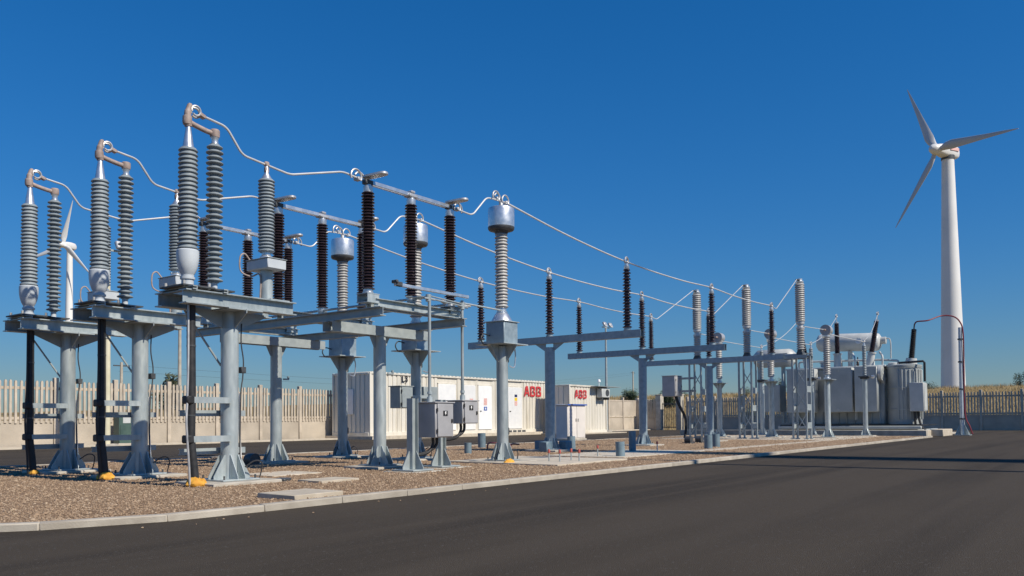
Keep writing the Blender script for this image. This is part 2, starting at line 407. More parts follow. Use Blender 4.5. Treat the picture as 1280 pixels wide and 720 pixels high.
# ------------------------------------------------------------------ fences
def make_pickets():
    p = MB(); w, t, h = .078, .055, 1.44
    p.prism([(-w/2, 0), (w/2, 0), (w/2, h-.05), (w/4, h), (-w/4, h), (-w/2, h-.05)], (0, 0, 0), (1, 0, 0), (0, 0, 1), t)
    return p.mesh('picket', 'fencec')
PICK = make_pickets()
POST = MB().box((0, 0, 1.2), (.15, .17, 2.5), .012).mesh('fence_post', 'fencec')
def fence(name, label, p0, ang, nb, bay, solid=()):
    t = thing(name, label, 'fence', p0); t.rotation_euler.z = ang
    pan = MB().box((0, 0, .44), (bay-.16, .07, .96), .008).mesh('panel', 'fencep')
    rail = MB().box((0, 0, 0), (bay-.16, .075, .10), .008).mesh('rail', 'fencec')
    pan2 = MB().box((0, 0, 1.55), (bay-.16, .05, 1.1), .008).mesh('panel', 'fencep')
    for i in range(nb+1): obj('fence_post', POST, None, t, (i*bay, 0, -.05))
    for i in range(nb):
        x = (i+.5)*bay
        obj('panel', pan, None, t, (x, 0, 0))
        obj('rail', rail, None, t, (x, .005, 1.0))
        if i in solid:
            obj('panel', pan2, None, t, (x, 0, 0)); obj('rail', rail, None, t, (x, .005, 2.16)); continue
        obj('rail', rail, None, t, (x, .02, 2.02))
        k = 12; sp = (bay-.16)/k
        for j in range(k): obj('picket', PICK, None, t, (x-(bay-.16)/2+sp*(j+.5)+random.uniform(-.006, .006), -.045, .84+random.uniform(-.015, .012))).rotation_euler = (random.uniform(-.012, .012), random.gauss(0, .009), random.uniform(-.06, .06))
    return t
fence('concrete_fence', 'cream precast concrete picket fence along the rear road', (7.22, 20.6, 0), 0, 23, 2.105, solid=(20, 21, 22))
fence('concrete_fence', 'grey shaded precast concrete fence behind the power transformer', (55.6, 16.46, 0), -pi/2, 20, 2.07)
fence('concrete_fence', 'short shaded stretch of concrete fence between the corner and the gate', (55.6, 20.5, 0), -pi/2, 1, 1.6)
for y, s in ((18.62, 'far'), (17.0, 'near')):
    t = thing('gate_pillar', 'tall square concrete gate pillar at the %s side of the gate' % ('fence corner' if s == 'far' else 'transformer'), 'pillar', (55.5, y, 0))
    obj('pillar_shaft', MB().box((0, 0, 1.2), (.5, .42, 2.7), .02), 'concrete', t); obj('pillar_cap', MB().box((0, 0, 2.57), (.56, .48, .07), .015), 'concrete', t)
t = thing('gate', 'dark metal bar gate between two concrete pillars', 'gate', (55.5, 17.81, 0))
for z in (.2, 1.9): obj('rail', MB().box((0, 0, z), (.04, 1.2, .06)), 'dark', t)
for i in range(9): obj('bar', MB().box((0, -.56+i*.14, 1.05), (.025, .025, 1.9)), 'dark', t)

# ------------------------------------------------------------------ steel column with base plate and fins
def column(t, r, z1, plate=.46, x=0, y=0, m='galv', fin=.30, nf=8, foot=(.9, .9), z0=.085, name='column'):
    c = obj(name, MB().cyl((x, y, z0+.02), (x, y, z1), r, n=28), m, t)
    obj('footing', MB().box((x, y, z0-.062), (*foot, .124), .012), 'concrete', t)
    obj('base_plate', MB().box((x, y, z0+.012), (plate, plate, .022), .004), m, t)
    for k in range(4):
        a = pi/2*k+(0 if nf > 4 else pi/4); e1 = Vector((cos(a), sin(a), 0)); sd = Vector((-sin(a), cos(a), 0)); L = plate*.5*(.98 if nf > 4 else 1.2)
        for o in ((-.055, .055) if nf > 4 else (0,)):
            r0 = sqrt(r*r-o*o)*.98
            obj('stiffener', MB().prism([(r0, 0), (L, 0), (L, .035), (r0+.02, fin), (r0, fin)], Vector((x, y, z0+.023))+sd*o, e1, (0, 0, 1), .010), m, t)
    for sx in (-1, 1):
        for sy in (-1, 1): obj('anchor_bolt', MB().cyl((x+sx*plate*.42, y+sy*plate*.42, z0), (x+sx*plate*.42, y+sy*plate*.42, z0+.07), .012, n=8), 'dark', c)
    return c

# ------------------------------------------------------------------ cable end supports
CX = 6.35
def cable_support():
    t = thing('cable_support', 'galvanised column with twin beams carrying cable termination and arrester, '+ROW[0], 'support', (CX, 0, 0), 'cable end supports')
    column(t, .11, 2.04, .54, fin=.30, foot=(1.0, .85))
    for a in (0, pi/2):
        e = Vector((cos(a), sin(a), 0)); w = .52 if a == 0 else .36
        obj('gusset', MB().prism([(-.10, 2.02), (.10, 2.02), (w, 2.20), (w, 2.25), (-w, 2.25), (-w, 2.20)], (0, 0, 0), e, (0, 0, 1), .012), 'galv2', t)
    obj('head_plate', MB().box((0, 0, 2.243), (.5, .70, .016)), 'galv2', t)
    obj('column_collar', MB().cyl((0, 0, 2.02), (0, 0, 2.24), .112, n=28), 'galv', t)
    for y in (-.25, .28): obj('beam', MB().ibeam('X', -.82, .80, y, 2.335, .17, .16), 'galv', t)
    obj('bracket', MB().channel('Y', -.36, .38, -.72, 2.44, .045, .06), 'galv2', t)
    obj('bracket', MB().channel('Y', -.36, .38, -.30, 2.44, .045, .06), 'galv2', t)
    for z in (1.10, .62):
        obj('cable_arm', MB().channel('X', -.60, -.06, -.12, z, .075, .04, -1, .008), 'galv', t)
        obj('cable_arm', MB().channel('X', -.62, .32, .135, z-.16, .075, .04, -1, .008), 'galv2', t)
        obj('cable_clamp', MB().box((-.64, -.09, z), (.10, .13, .10), .015), 'black', t)
    j = obj('junction_box', MB().box((.17, -.02, 1.50), (.07, .09, .08), .006), 'dark', t)
    obj('conduit', MB().tube(smoothpath([(.14, -.05, 2.1), (.135, -.05, 1.85), (.17, -.05, 1.62), (.16, -.05, 1.4), (.125, -.06, 1.15), (.12, -.06, .3), (.16, -.1, .08)]), .009, 6), 'wire', t)
    obj('conduit', MB().tube(smoothpath([(.125, -.02, 1.2), (.13, -.03, .7), (.15, -.05, .12)]), .013, 6), 'white', t)
    obj('earth_wire', MB().tube(smoothpath([(.30, -.20, .06), (.31, -.26, .28), (.22, -.24, .33), (.12, -.16, .25)]), .009, 6), 'wire', t)
    obj('stay_rod', MB().cyl((-.48, .26, 2.24), (-.06, .1, 1.55), .014, n=8), 'galv2', t)
    return t
cs = cable_support()
for i in (1, 2): dup(cs, (CX, PH[i], 0), cs['label'].replace(ROW[0], ROW[i]))

def cable_termination():
    t = thing('cable_termination', 'tall grey ribbed cable termination with white bell, '+ROW[0], 'termination', (5.75, 0, 2.46), 'cable terminations')
    obj('mounting_plate', MB().box((0, 0, .015), (.44, .52, .022), .004), 'dark', t)
    for sx in (-1, 1):
        for sy in (-1, 1): obj('spacer', MB().cyl((sx*.17, sy*.2, -.0), (sx*.17, sy*.2, .075), .018, n=10), 'silicone2', t)
    obj('base', MB().lathe([(.085, .026), (.085, .06), (.072, .065), (.072, .12), (.088, .125), (.088, .15), (.075, .155), (.075, .18)], n=24), 'paintgrey', t)
    obj('bell', MB().lathe([(.075, .18), (.095, .215), (.118, .28), (.130, .35), (.134, .42), (.133, .475), (.12, .49)], n=28), 'paintgrey', t)
    obj('insulator', MB().lathe(sheds(.485, 1.755, 23, .102, .126, None, .92), n=28), 'silicone', t)
    obj('tip', MB().lathe([(.072, 1.755), (.066, 1.78), (.034, 2.0), (.03, 2.06)], n=18), 'alu', t)
    b = MB().tube(smoothpath([(0, 0, 2.03), (-.012, 0, 2.12), (-.005, 0, 2.22), (.02, 0, 2.30)]), [.045]*7+[.042]*6+[.034]*6, 10)
    b.box((.02, 0, 2.29), (.05, .05, .07), .01)
    obj('terminal_post', b, 'copper', t)
    obj('clamp_block', MB().box((.185, 0, 2.215), (.09, .07, .05), .01, ry=.35), 'copper', t)
    obj('loop', MB().tube([(.095+.06*cos(a), -.02, 2.25+.06*sin(a)) for a in np.linspace(pi*1.1, -.75*pi, 20)], .0135, 8), 'aludull', t)
    obj('loop', MB().tube([(.115+.06*cos(a), .03, 2.24+.06*sin(a)) for a in np.linspace(pi*1.1, -.75*pi, 20)], .0135, 8), 'aludull', t)
    return t
ct = cable_termination()
for i in (1, 2): dup(ct, (5.75, PH[i], 2.46), ct['label'].replace(ROW[0], ROW[i]))
def arrester():
    t = thing('surge_arrester', 'slim grey surge arrester with wide sheds beside the cable termination, '+ROW[0], 'arrester', (6.12, 0, 2.46), 'tall surge arresters')
    obj('base_plate', MB().box((0, 0, .012), (.30, .46, .02), .004), 'dark', t)
    obj('foot', MB().lathe([(.06, .02), (.06, .04), (.04, .05), (.04, .13), (.055, .14)], n=18), 'paintgrey', t)
    obj('insulator', MB().lathe(sheds(.13, 1.90, 26, .058, .108, .100), n=28), 'silicone', t)
    obj('cap', MB().lathe([(.06, 1.90), (.045, 1.91), (.04, 1.96), (.05, 1.98), (.05, 2.01)], n=18), 'alu', t)
    return t
ar = arrester()
for i in (1, 2): dup(ar, (6.12, PH[i], 2.46), ar['label'].replace(ROW[0], ROW[i]))
def link_bar():
    b = MB().tube(smoothpath([(-.37, 0, .055), (-.28, 0, .03), (-.1, 0, .0), (0, 0, .0)], 4), .032, 10)
    b.lathe([(.055, -.05), (.062, -.03), (.062, .035), (.05, .05)], n=18)
    b.lathe([(.05, -.05), (.058, -.02), (.055, .05), (.04, .06)], (-.385, 0, .06), n=18)
    o = obj('link_bar', b, 'copper', None, (6.12, 0, 4.50))
    return tagged(o, 'brown taped bar linking cable termination tip to arrester, '+ROW[0], 'connector', 'taped link bars')
lb = link_bar()
for i in (1, 2): dup(lb, (6.12, PH[i], 4.50), lb['label'].replace(ROW[0], ROW[i]))
def power_cable(i, foam):
    t = thing('power_cable', 'thick black power cable dropping from the cable termination, '+ROW[i], 'cable', (5.75, PH[i], 0), 'black power cables')
    obj('cable_sheath', MB().tube(smoothpath([(0, -.08, 2.47), (.0, -.085, 1.8), (.005, -.09, 1.1), (.0, -.09, .62), (.03, -.1, .3), (.05, -.12, .0)]), .052, 14), 'black', t)
    w = MB().tube(smoothpath([(-.06, -.12, 2.25), (-.065, -.13, 1.6), (-.075, -.13, 1.1), (-.09, -.14, .8), (-.06, -.15, .3), (-.05, -.16, .02)]), .014, 8)
    obj('earth_lead', w, 'aludull' if i == 0 else 'black', t)
    for z in (.9, 1.75): obj('strap', MB().cyl((0, -.088, z), (0, -.088, z+.02), .056, n=14), 'dark', t)
    if foam:
        f = MB(); f.lathe([(.13, 0), (.15, .025), (.145, .05), (.125, .08), (.10, .105), (.07, .12), (.03, .125)], n=22)
        f.v = [(x*(1+.3*mnoise.noise(Vector((x*14, y*14, z*14+i*4)))), y*(1+.3*mnoise.noise(Vector((y*14, x*14, z*14+i)))), z*(1+.4*mnoise.noise(Vector((x*16, y*16, i+.3))))) for x, y, z in f.v]
        o = obj('sealing_foam', f, 'foam', None, (5.80, PH[i]-.13, .05)); o.scale = (foam, foam, foam)
        tagged(o, 'lump of orange yellow sealing foam round the black cable foot, '+ROW[i], 'foam', 'foam lumps at cable feet')
for i, fm in ((0, .85), (1, .8), (2, .5)): power_cable(i, fm)

# ------------------------------------------------------------------ voltage transformers on the beam ends
def voltage_transformer():
    t = thing('voltage_transformer', 'grey ribbed voltage transformer on short pipe at beam end, '+ROW[0], 'transformer', (6.91, 0, 2.42), 'voltage transformers')
    obj('pedestal', MB().cyl((0, 0, -.02), (0, 0, .43), .085, n=24), 'galv', t)
    obj('pedestal_flange', MB().box((0, 0, .008), (.30, .60, .016)), 'galv2', t)
    bx = obj('base_box', MB().box((0, 0, .50), (.30, .46, .13), .008), 'paintgrey', t)
    obj('lid', MB().box((0, 0, .571), (.32, .48, .012), .003), 'galv2', bx)
    obj('conduit', MB().tube(smoothpath([(-.13, .18, .58), (-.2, .2, .66), (-.27, .2, .6), (-.26, .2, .42), (-.16, .12, .35), (-.1, 0, .36), (-.1, 0, .0)]), .011, 7), 'copper', t)
    obj('neck', MB().lathe([(.09, .577), (.085, .62), (.06, .64), (.06, .68), (.10, .69)], n=20), 'alu', t)
    obj('insulator', MB().lathe(sheds(.68, 1.67, 22, .088, .112), n=26), 'silicone', t)
    obj('top_cone', MB().lathe([(.075, 1.67), (.06, 1.70), (.028, 1.76), (.025, 1.86)], n=18), 'alu', t)
    obj('terminal_clamp', MB().box((0, 0, 1.80), (.06, .05, .08), .01).box((0, 0, 1.88), (.07, .06, .07), .015), 'copper', t)
    return t
vt = voltage_transformer()
for i in (1, 2): dup(vt, (6.91, PH[i], 2.42), vt['label'].replace(ROW[0], ROW[i]))

# ------------------------------------------------------------------ disconnector support and disconnectors
DX = (8.765, 9.71, 10.665)
t = thing('disconnector_support', 'galvanised two column steel frame carrying the three disconnectors', 'support', (9.78, 0, 0))
for y in (.80, 3.55):
    column(t, .105, 2.24, .50, 0, y, 'galv', .30, foot=(.9, .8))
    obj('crosshead', MB().channel('X', -1.12, 1.08, y-.085, 2.32, .16, .07, -1, .012), 'galv2', t)
    obj('crosshead', MB().channel('X', -1.12, 1.08, y+.085, 2.32, .16, .07, 1, .012), 'galv2', t)
    for sx in (-1, 1): obj('knee_plate', MB().prism([(0, 2.05), (sx*.03, 2.05), (sx*.13, 2.24), (0, 2.24)], (sx*.1, y, 0), (1, 0, 0), (0, 0, 1), .012), 'galv2', t)
    obj('earth_clamp', MB().box((.15, y-.1, 1.62), (.12, .03, .03)).box((.2, y-.1, 1.65), (.03, .03, .05)), 'galv', t)
for x in (DX[0]-9.78, DX[2]-9.78):
    obj('long_beam', MB().ibeam('Y', -.32, 4.8, x, 2.475, .14, .12), 'galv2', t)

def terminal(mb, c, d=Vector((1, 0, 0)), r=.085, k=2):
    """clamp with braided loops standing along direction d"""
    c = Vector(c); d = d.normalized(); s = Vector((-d.y, d.x, 0))
    mb.box(c, (.07, .09, .06), .01, rz=math.atan2(d.y, d.x))
    for j in range(k):
        o = c+s*(.04*(2*j-1))+d*(.07*(2*j-1))
        mb.tube([o+d*(r*cos(a))+Vector((0, 0, .02+r*sin(a))) for a in np.linspace(pi*1.15, -.15*pi, 16)], .0155, 8)
    return mb
def disconnector():
    t = thing('disconnector', 'three post brown insulator disconnector with long contact arms, '+ROW[0], 'disconnector', (DX[1], 0, 2.55), 'disconnectors')
    bx = obj('base_channel', MB().channel('X', -.90, 1.13, -.11, .075, .13, .07, 1, .01).channel('X', -.90, 1.13, .11, .075, .13, .07, -1, .01), 'galv', t)
    for x in (-.945, .955):
        s = MB().box((x, 0, .205), (.26, .24, .012)).box((x, 0, .075), (.26, .24, .012))
        for sy in (-1, 1): s.box((x, sy*.11, .14), (.24, .012, .12))
        obj('stool', s, 'galv', t)
    obj('bearing', MB().lathe([(.11, .13), (.11, .16), (.07, .17), (.07, .22), (.09, .225)], (0, 0, 0), 20), 'galv', t)
    for i, x in enumerate((-.945, 0, .955)):
        ins = obj('post_insulator', MB().lathe(sheds(.27, 1.78, 32, .066, .105, .099), (x, 0, 0), 26), 'brown', t)
        obj('bottom_flange', MB().lathe([(.085, .21), (.085, .235), (.075, .24), (.075, .29), (.06, .295)], (x, 0, 0), 20), 'alu', ins)
        obj('top_cap', MB().lathe([(.07, 1.76), (.075, 1.78), (.075, 1.86), (.055, 1.87), (.055, 1.885)], (x, 0, 0), 20), 'alu', ins)
    for y in (-.035, .035): obj('contact_arm', MB().box((0, y, 1.925), (1.86, .02, .06), .004), 'alu', t)
    obj('arm_head', MB().box((0, 0, 1.91), (.20, .14, .05), .01).box((0, 0, 1.975), (.09, .12, .04), .01), 'aludull', t)
    for s in (-1, 1):
        x = s*.95
        obj('jaw', MB().box((x, 0, 1.92), (.16, .10, .075), .012), 'dark', t)
        h = MB(); pr = [(-.10+.09*cos(a), .085*sin(a)) for a in np.linspace(pi/2, 1.5*pi, 8)]+[(.16+.09*cos(a), .085*sin(a)) for a in np.linspace(-pi/2, pi/2, 8)]
        h.prism(pr, (x+.03, -.10, 2.015), (.18, -.98, .05), (.98, .18, 0), .03)
        obj('hood', h, 'aludull', t)
        b = MB(); terminal(b, (x+s*.20, 0, 1.93), r=.105); obj('terminal_clamp', b, 'aludull', t)
    return t
dc = disconnector()
for i in (1, 2): dup(dc, (DX[1], PH[i], 2.55), dc['label'].replace(ROW[0], ROW[i]))
# drive rods across the phases
t = thing('drive_linkage', 'galvanised rods and levers linking the three disconnectors to their drives', 'linkage', (9.68, -.42, 2.76))
obj('cross_rod', MB().cyl((0, -.02, .02), (0, 4.9, .02), .02, n=12), 'galv', t)
obj('cross_rod', MB().cyl((1.06, .18, .06), (1.06, 5.0, .06), .02, n=12), 'galv', t)
obj('earth_blade', MB().box((.25, .14, .16), (1.75, .05, .05), .006), 'alu', t)
obj('lever', MB().box((-.55, .14, .17), (.14, .07, .07), .01).box((-.62, .14, .20), (.05, .12, .05), .01), 'dark', t)
for x in (0, 1.06):
    obj('clamp_ring', MB().cyl((x, .02 if x == 0 else .22, -.05), (x, .02 if x == 0 else .22, .06), .045, n=14).cyl((x-.12, .0 if x == 0 else .2, -.01), (x+.12, .0 if x == 0 else .2, -.01), .018, n=10), 'galv', t)
obj('link_rod', MB().cyl((0, .0, .0), (1.06, .2, .0), .014, n=10).cyl((.0, .02, .045), (1.06, .22, .045), .012, n=10), 'galv', t)
obj('link_rod', MB().cyl((-.08, .42, .05), (0, .02, .02), .016, n=10), 'galv', t)
obj('link_rod', MB().cyl((1.06, .22, .06), (2.2, .25, .05), .016, n=10), 'galv', t)
for x, a in ((.75, .5), (1.3, -.4)): obj('lever', MB().box((x, .36, .055), (.22, .06, .05), .008, rz=a), 'aludull', t)

# ------------------------------------------------------------------ drive cabinets
def cabinet(t, c, d, m='cab', door='-Y', plate=True):
    x, y, z = c; w, dp, h = d
    b = obj('cabinet', MB().box(c, d, .008), m, t)
    obj('roof', MB().box((x, y, z+h/2+.008), (w+.05, dp+.05, .018), .004), m, b)
    dr = obj('door', MB().box((x+.01, y-dp/2-.012, z), (w*.86, .022, h*.95), .006), m, t)
    obj('handle', MB().box((x+w*.36, y-dp/2-.032, z-.01), (.03, .02, .06), .006), 'black', dr)
    for zz in (-.3, .3): obj('hinge', MB().cyl((x-w*.43, y-dp/2-.022, z+zz*h-.03), (x-w*.43, y-dp/2-.022, z+zz*h+.03), .011, n=8), 'black', dr)
    if plate:
        obj('warning_plate', MB().box((x+.0, y-dp/2-.026, z+h*.2), (.10, .006, .08)), 'blackp', dr)
        obj('warning_mark', MB().prism([(-.008, .03), (.018, .03), (.006, .006), (.02, .006), (-.012, -.032), (-.002, -.004), (-.018, -.004)], (x, y-dp/2-.0305, z+h*.2), (1, 0, 0), (0, 0, 1), .003), 'white', dr)
    return b
def drive(name, label, px, py, cz, d, off, shaft_top, sx, sy):
    t = thing(name, label, 'cabinet', (px, py, 0), 'disconnector drives')
    p = MB().ibeam('X', 0, 0.0001, 0, 0, .0001, .0001); p = MB()
    p.box((0, 0, .62), (.11, .010, 1.1)).box((-.06, 0, .62), (.012, .12, 1.1)).box((.06, 0, .62), (.012, .12, 1.1))
    obj('post', p, 'galv2', t)
    obj('footing', MB().box((.05, 0, .0), (.72, .7, .11), .01), 'concrete', t)
    obj('base_plate', MB().box((.0, 0, .071), (.46, .46, .022), .004), 'galv2', t)
    for k in range(4):
        a = pi/2*k; e = Vector((cos(a), sin(a), 0))
        obj('stiffener', MB().prism([(.07, 0), (.22, 0), (.22, .04), (.08, .28), (.07, .28)], (0, 0, .082), e, (0, 0, 1), .01), 'galv2', t)
    cabinet(t, (off[0], off[1], cz), d)
    s = obj('drive_shaft', MB().cyl((sx, sy, cz+d[2]/2), (sx, sy, shaft_top), .026, n=14), 'galv', t)
    obj('coupling', MB().cyl((sx, sy, cz+d[2]/2+.02), (sx, sy, cz+d[2]/2+.10), .045, n=14).cyl((sx, sy, cz+d[2]/2+.14), (sx, sy, cz+d[2]/2+.18), .04, n=14), 'galv', s)
    for k in range(2):
        q = .10*k
        obj('cable_loop', MB().tube(smoothpath([(off[0]-.05+q, off[1], cz-d[2]/2+.02), (off[0]-.05+q*.8, off[1], cz-d[2]/2-.12), (off[0]-.16+q*.4, off[1]+.02, cz-d[2]/2-.24+.03*k), (.1, .05, cz-d[2]/2-.27), (.03, .02, cz-d[2]/2-.2)]), .024, 10), 'black', t)
    return t
drive('drive_cabinet', 'larger grey disconnector drive cabinet on a short post with vertical shaft', 9.33, -.38, .83, (.42, .40, .54), (.42, -.08), 2.80, .35, -.04)
drive('drive_cabinet', 'smaller grey disconnector drive cabinet set further from the kerb', 10.35, -.05, .96, (.40, .34, .38), (.42, -.12), 2.86, .39, -.15)

# ------------------------------------------------------------------ current transformers
def ct_support():
    t = thing('instrument_support', 'galvanised column with flared head under the round headed current transformer, '+ROW[0], 'support', (12.11, 0, 0), 'current transformer columns')
    column(t, .107, 2.18, .46, fin=.30)
    for a in (0, pi/2):
        e = Vector((cos(a), sin(a), 0))
        obj('gusset', MB().prism([(-.10, 1.88), (.10, 1.88), (.36, 2.20), (-.36, 2.20)], (0, 0, 0), e, (0, 0, 1), .012), 'galv', t)
    obj('head_plate', MB().box((0, 0, 2.212), (.74, .66, .018)), 'galv', t)
    obj('access_slot', MB().box((.075, -.075, .62), (.04, .04, .14), .015, rz=pi/4), 'black', t)
    obj('access_slot', MB().box((.075, -.075, 1.95), (.04, .04, .14), .015, rz=pi/4), 'black', t)
    obj('conduit_hook', MB().tube(smoothpath([(.1, -.1, 1.82), (.22, -.1, 1.80), (.26, -.1, 1.86), (.28, -.1, 2.05), (.24, -.1, 2.2)]), .013, 7), 'alu', t)
    for s in (-1, 1): obj('earth_wire', MB().tube(smoothpath([(s*.34, -.08, .05), (s*.33, -.1, .22), (s*.24, -.08, .28), (s*.16, -.05, .2)]), .009, 6), 'wire', t)
    return t
cst = ct_support()
for i in (1, 2): dup(cst, (12.11, PH[i], 0), cst['label'].replace(ROW[0], ROW[i]))
def current_transformer():
    t = thing('current_transformer', 'current transformer with drum shaped silver head on grey insulator, '+ROW[0], 'transformer', (12.11, 0, 2.222), 'current transformers')
    bx = obj('tank', MB().box((0, 0, .20), (.42, .42, .40), .01), 'galvblue', t)
    obj('tank_lid', MB().box((0, 0, .405), (.47, .47, .018), .004), 'galv', t)
    obj('terminal_box', MB().box((.235, -.02, .20), (.05, .2, .22), .01), 'cab', bx)
    obj('cone', MB().lathe([(.20, .414), (.19, .44), (.12, .56), (.105, .57), (.105, .60), (.085, .605), (.085, .66), (.11, .67)], n=24), 'alu', t)
    obj('insulator', MB().lathe(sheds(.67, 2.06, 24, .098, .128, .118), n=26), 'silicone2', t)
    h = obj('head', MB().lathe([(.12, 2.06), (.14, 2.095), (.225, 2.115), (.24, 2.135), (.245, 2.17), (.245, 2.47), (.235, 2.52), (.20, 2.535)], n=32), 'alu', t)
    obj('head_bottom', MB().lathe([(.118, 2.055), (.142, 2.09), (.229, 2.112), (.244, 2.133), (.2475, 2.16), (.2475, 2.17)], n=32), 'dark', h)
    b = MB().lathe([(.04, 2.53), (.04, 2.66), (.03, 2.68)], n=12)
    terminal(b, (-.13, 0, 2.68), r=.098); terminal(b, (.15, 0, 2.66), r=.098, k=1); b.box((0, 0, 2.66), (.34, .04, .03), .006)
    obj('terminal_clamp', b, 'aludull', t)
    obj('wiring', MB().tube(smoothpath([(-.21, .12, .15), (-.36, .14, .17), (-.44, .14, .08), (-.38, .12, -.02), (-.24, .1, -.0)]), .012, 7), 'black', t)
    return t
ctr = current_transformer()
for i in (1, 2): dup(ctr, (12.11, PH[i], 2.222), ctr['label'].replace(ROW[0], ROW[i]))
t = thing('junction_cabinet', 'grey junction cabinet pair bracketed to the middle current transformer column', 'cabinet', (12.11, 2.2, 0))
cabinet(t, (-.42, -.03, 1.28), (.34, .28, .42), 'galv2', plate=False)
obj('cabinet', MB().box((.40, .05, 1.36), (.42, .24, .30), .008), 'galv2', t)
obj('bracket', MB().box((0, -.12, 1.3), (.6, .03, .06)).box((0, .12, 1.3), (.9, .03, .06)), 'galv', t)

# ------------------------------------------------------------------ busbar T supports and post insulators
TX = (16.87, 21.70, 26.48)
TN = ('first', 'second', 'third')
for k, x in enumerate(TX):
    t = thing('busbar_support', 'blue grey steel T frame, %s from the current transformers' % TN[k], 'support', (x, PH[1], 0), 'busbar T frames')
    column(t, (.125, .12, .12)[k], 2.6, .46, m='galvblue', fin=.26, z0=.085 if k else .1, foot=(.9, .9))
    y1 = 2.55
    obj('crossbeam', MB().channel('Y', -y1, y1, 0, 2.78, .17, .16, 1, .012).channel('Y', -y1, y1, .0, 2.78, .168, .158, -1, .012), 'galvblue', t)
    for s in (-1, 1): obj('gusset', MB().prism([(s*.11, 2.5), (s*.12, 2.5), (s*.42, 2.69), (s*.11, 2.69)], (0, 0, 0), (0, 1, 0), (0, 0, 1), .012), 'galvblue', t)
    if k == 0:
        for q in ((-.35, -.1), (.28, -.25), (.1, .35)): obj('base_block', MB().box((q[0], q[1], .17), (.26, .24, .26), .02), 'ductblue', t)
def post_insulator():
    t = thing('post_insulator', '', 'insulator', (0, 0, 0), 'busbar post insulators')
    obj('insulator', MB().lathe(sheds(.05, 1.44, 20, .06, .112, .095, .86), n=26), 'brown', t)
    obj('bottom_flange', MB().lathe([(.09, 0), (.09, .02), (.075, .025), (.075, .07), (.06, .08)], n=20), 'galvblue', t)
    obj('top_cap', MB().lathe([(.06, 1.42), (.066, 1.44), (.066, 1.51), (.04, 1.52), (.04, 1.56)], n=20), 'alu', t)
    return t
pi0 = post_insulator(); first = True
EN = ('on the crossbeam end nearest the kerb', 'above the column', 'on the crossbeam end nearest the fence')
for k, x in enumerate(TX):
    for i in range(3):
        o = pi0 if first else copy_tree(pi0); first = False
        o.location = (x, PH[i], 2.866); o['label'] = 'brown post insulator of the %s T frame, %s' % (TN[k], EN[i])

# ------------------------------------------------------------------ circuit breaker
BX, BY = 30.25, (.27, 2.27, 4.27)
def breaker_pole():
    t = thing('circuit_breaker', 'tall two stage grey circuit breaker pole on lattice legs, '+ROW[0], 'breaker', (BX, BY[0], 0), 'circuit breaker poles')
    obj('chamber', MB().lathe(sheds(4.30, 5.68, 18, .145, .178), n=26), 'silicone2', t)
    obj('top_flange', MB().lathe([(.13, 5.68), (.14, 5.70), (.14, 5.78), (.10, 5.80), (.10, 5.86), (.05, 5.88)], n=20), 'alu', t)
    obj('terminal_plate', MB().box((-.18, 0, 5.80), (.26, .10, .03), .006), 'dark', t)
    obj('middle_flange', MB().lathe([(.12, 4.02), (.15, 4.04), (.15, 4.10), (.11, 4.12), (.11, 4.20), (.15, 4.22), (.15, 4.30)], n=20), 'aludull', t)
    obj('terminal_plate', MB().box((.18, 0, 4.16), (.26, .10, .03), .006), 'dark', t)
    obj('support_insulator', MB().lathe(sheds(3.28, 4.03, 9, .105, .150), n=24), 'silicone2', t)
    obj('gear_housing', MB().cyl((-.16, 0, 3.14), (.16, 0, 3.14), .11, n=18).box((0, 0, 3.20), (.22, .2, .16), .02), 'dark', t)
    for x in (-.24, .24):
        for y in (-.24, .24): obj('leg', MB().box((x, y, 1.56), (.06, .06, 3.0)).box((x, y, .075), (.16, .16, .03)), 'galv2', t)
    for z in (.55, 1.2, 1.85):
        for y in (-.24, .24): obj('brace', MB().box((0, y*1.13, z), (.50, .01, .22)), 'galv2', t)
    for s in (-1, 1):
        for z0 in (.15, .95, 1.75):
            a, b = (-.24, .24) if s > 0 else (.24, -.24)
            obj('brace', MB().cyl((s*.26, a, z0), (s*.26, b, z0+.8), .016, n=6), 'galv2', t)
    return t
bk = breaker_pole()
for i in (1, 2): dup(bk, (BX, BY[i], 0), bk['label'].replace(ROW[0], ROW[i]))
t = thing('gantry_beam', 'long galvanised twin rail joining the three breaker poles', 'beam', (BX, 2.3, 3.0))
for s in (-1, 1): obj('rail', MB().channel('Y', -2.35, 2.9, s*.30, .02, .12, .07, s, .01), 'galv2', t)
obj('linkage_tube', MB().cyl((0.0, -2.2, .09), (0.0, 2.9, .09), .045, n=14), 'galv2', t)
obj('guard_rail', MB().cyl((.30, -2.35, .16), (.30, 2.9, .16), .02, n=8), 'galv', t)
t = thing('breaker_cabinet', 'grey circuit breaker drive cabinet with hanging black cables', 'cabinet', (30.0, 5.25, 0))
cabinet(t, (0, 0, 2.10), (.62, .55, .80), 'cab', plate=False)
obj('bracket', MB().box((.1, -.5, 2.4), (.1, .9, .08)).box((.1, -.5, 1.9), (.1, .9, .08)), 'galv2', t)
for k in range(2): obj('cable', MB().tube(smoothpath([(.05+.1*k, -.1, 1.72), (.1+.1*k, -.2, 1.4), (.35+.06*k, -.35, .9), (.32+.05*k, -.4, .4), (.15+.05*k, -.42, .04)]), .04, 10), 'black', t)
for k in range(2): obj('gauge_pipe', MB().cyl((.36+.06*k, .1, 1.6), (.36+.06*k, .1, 2.5), .02, n=8), 'copper', t)

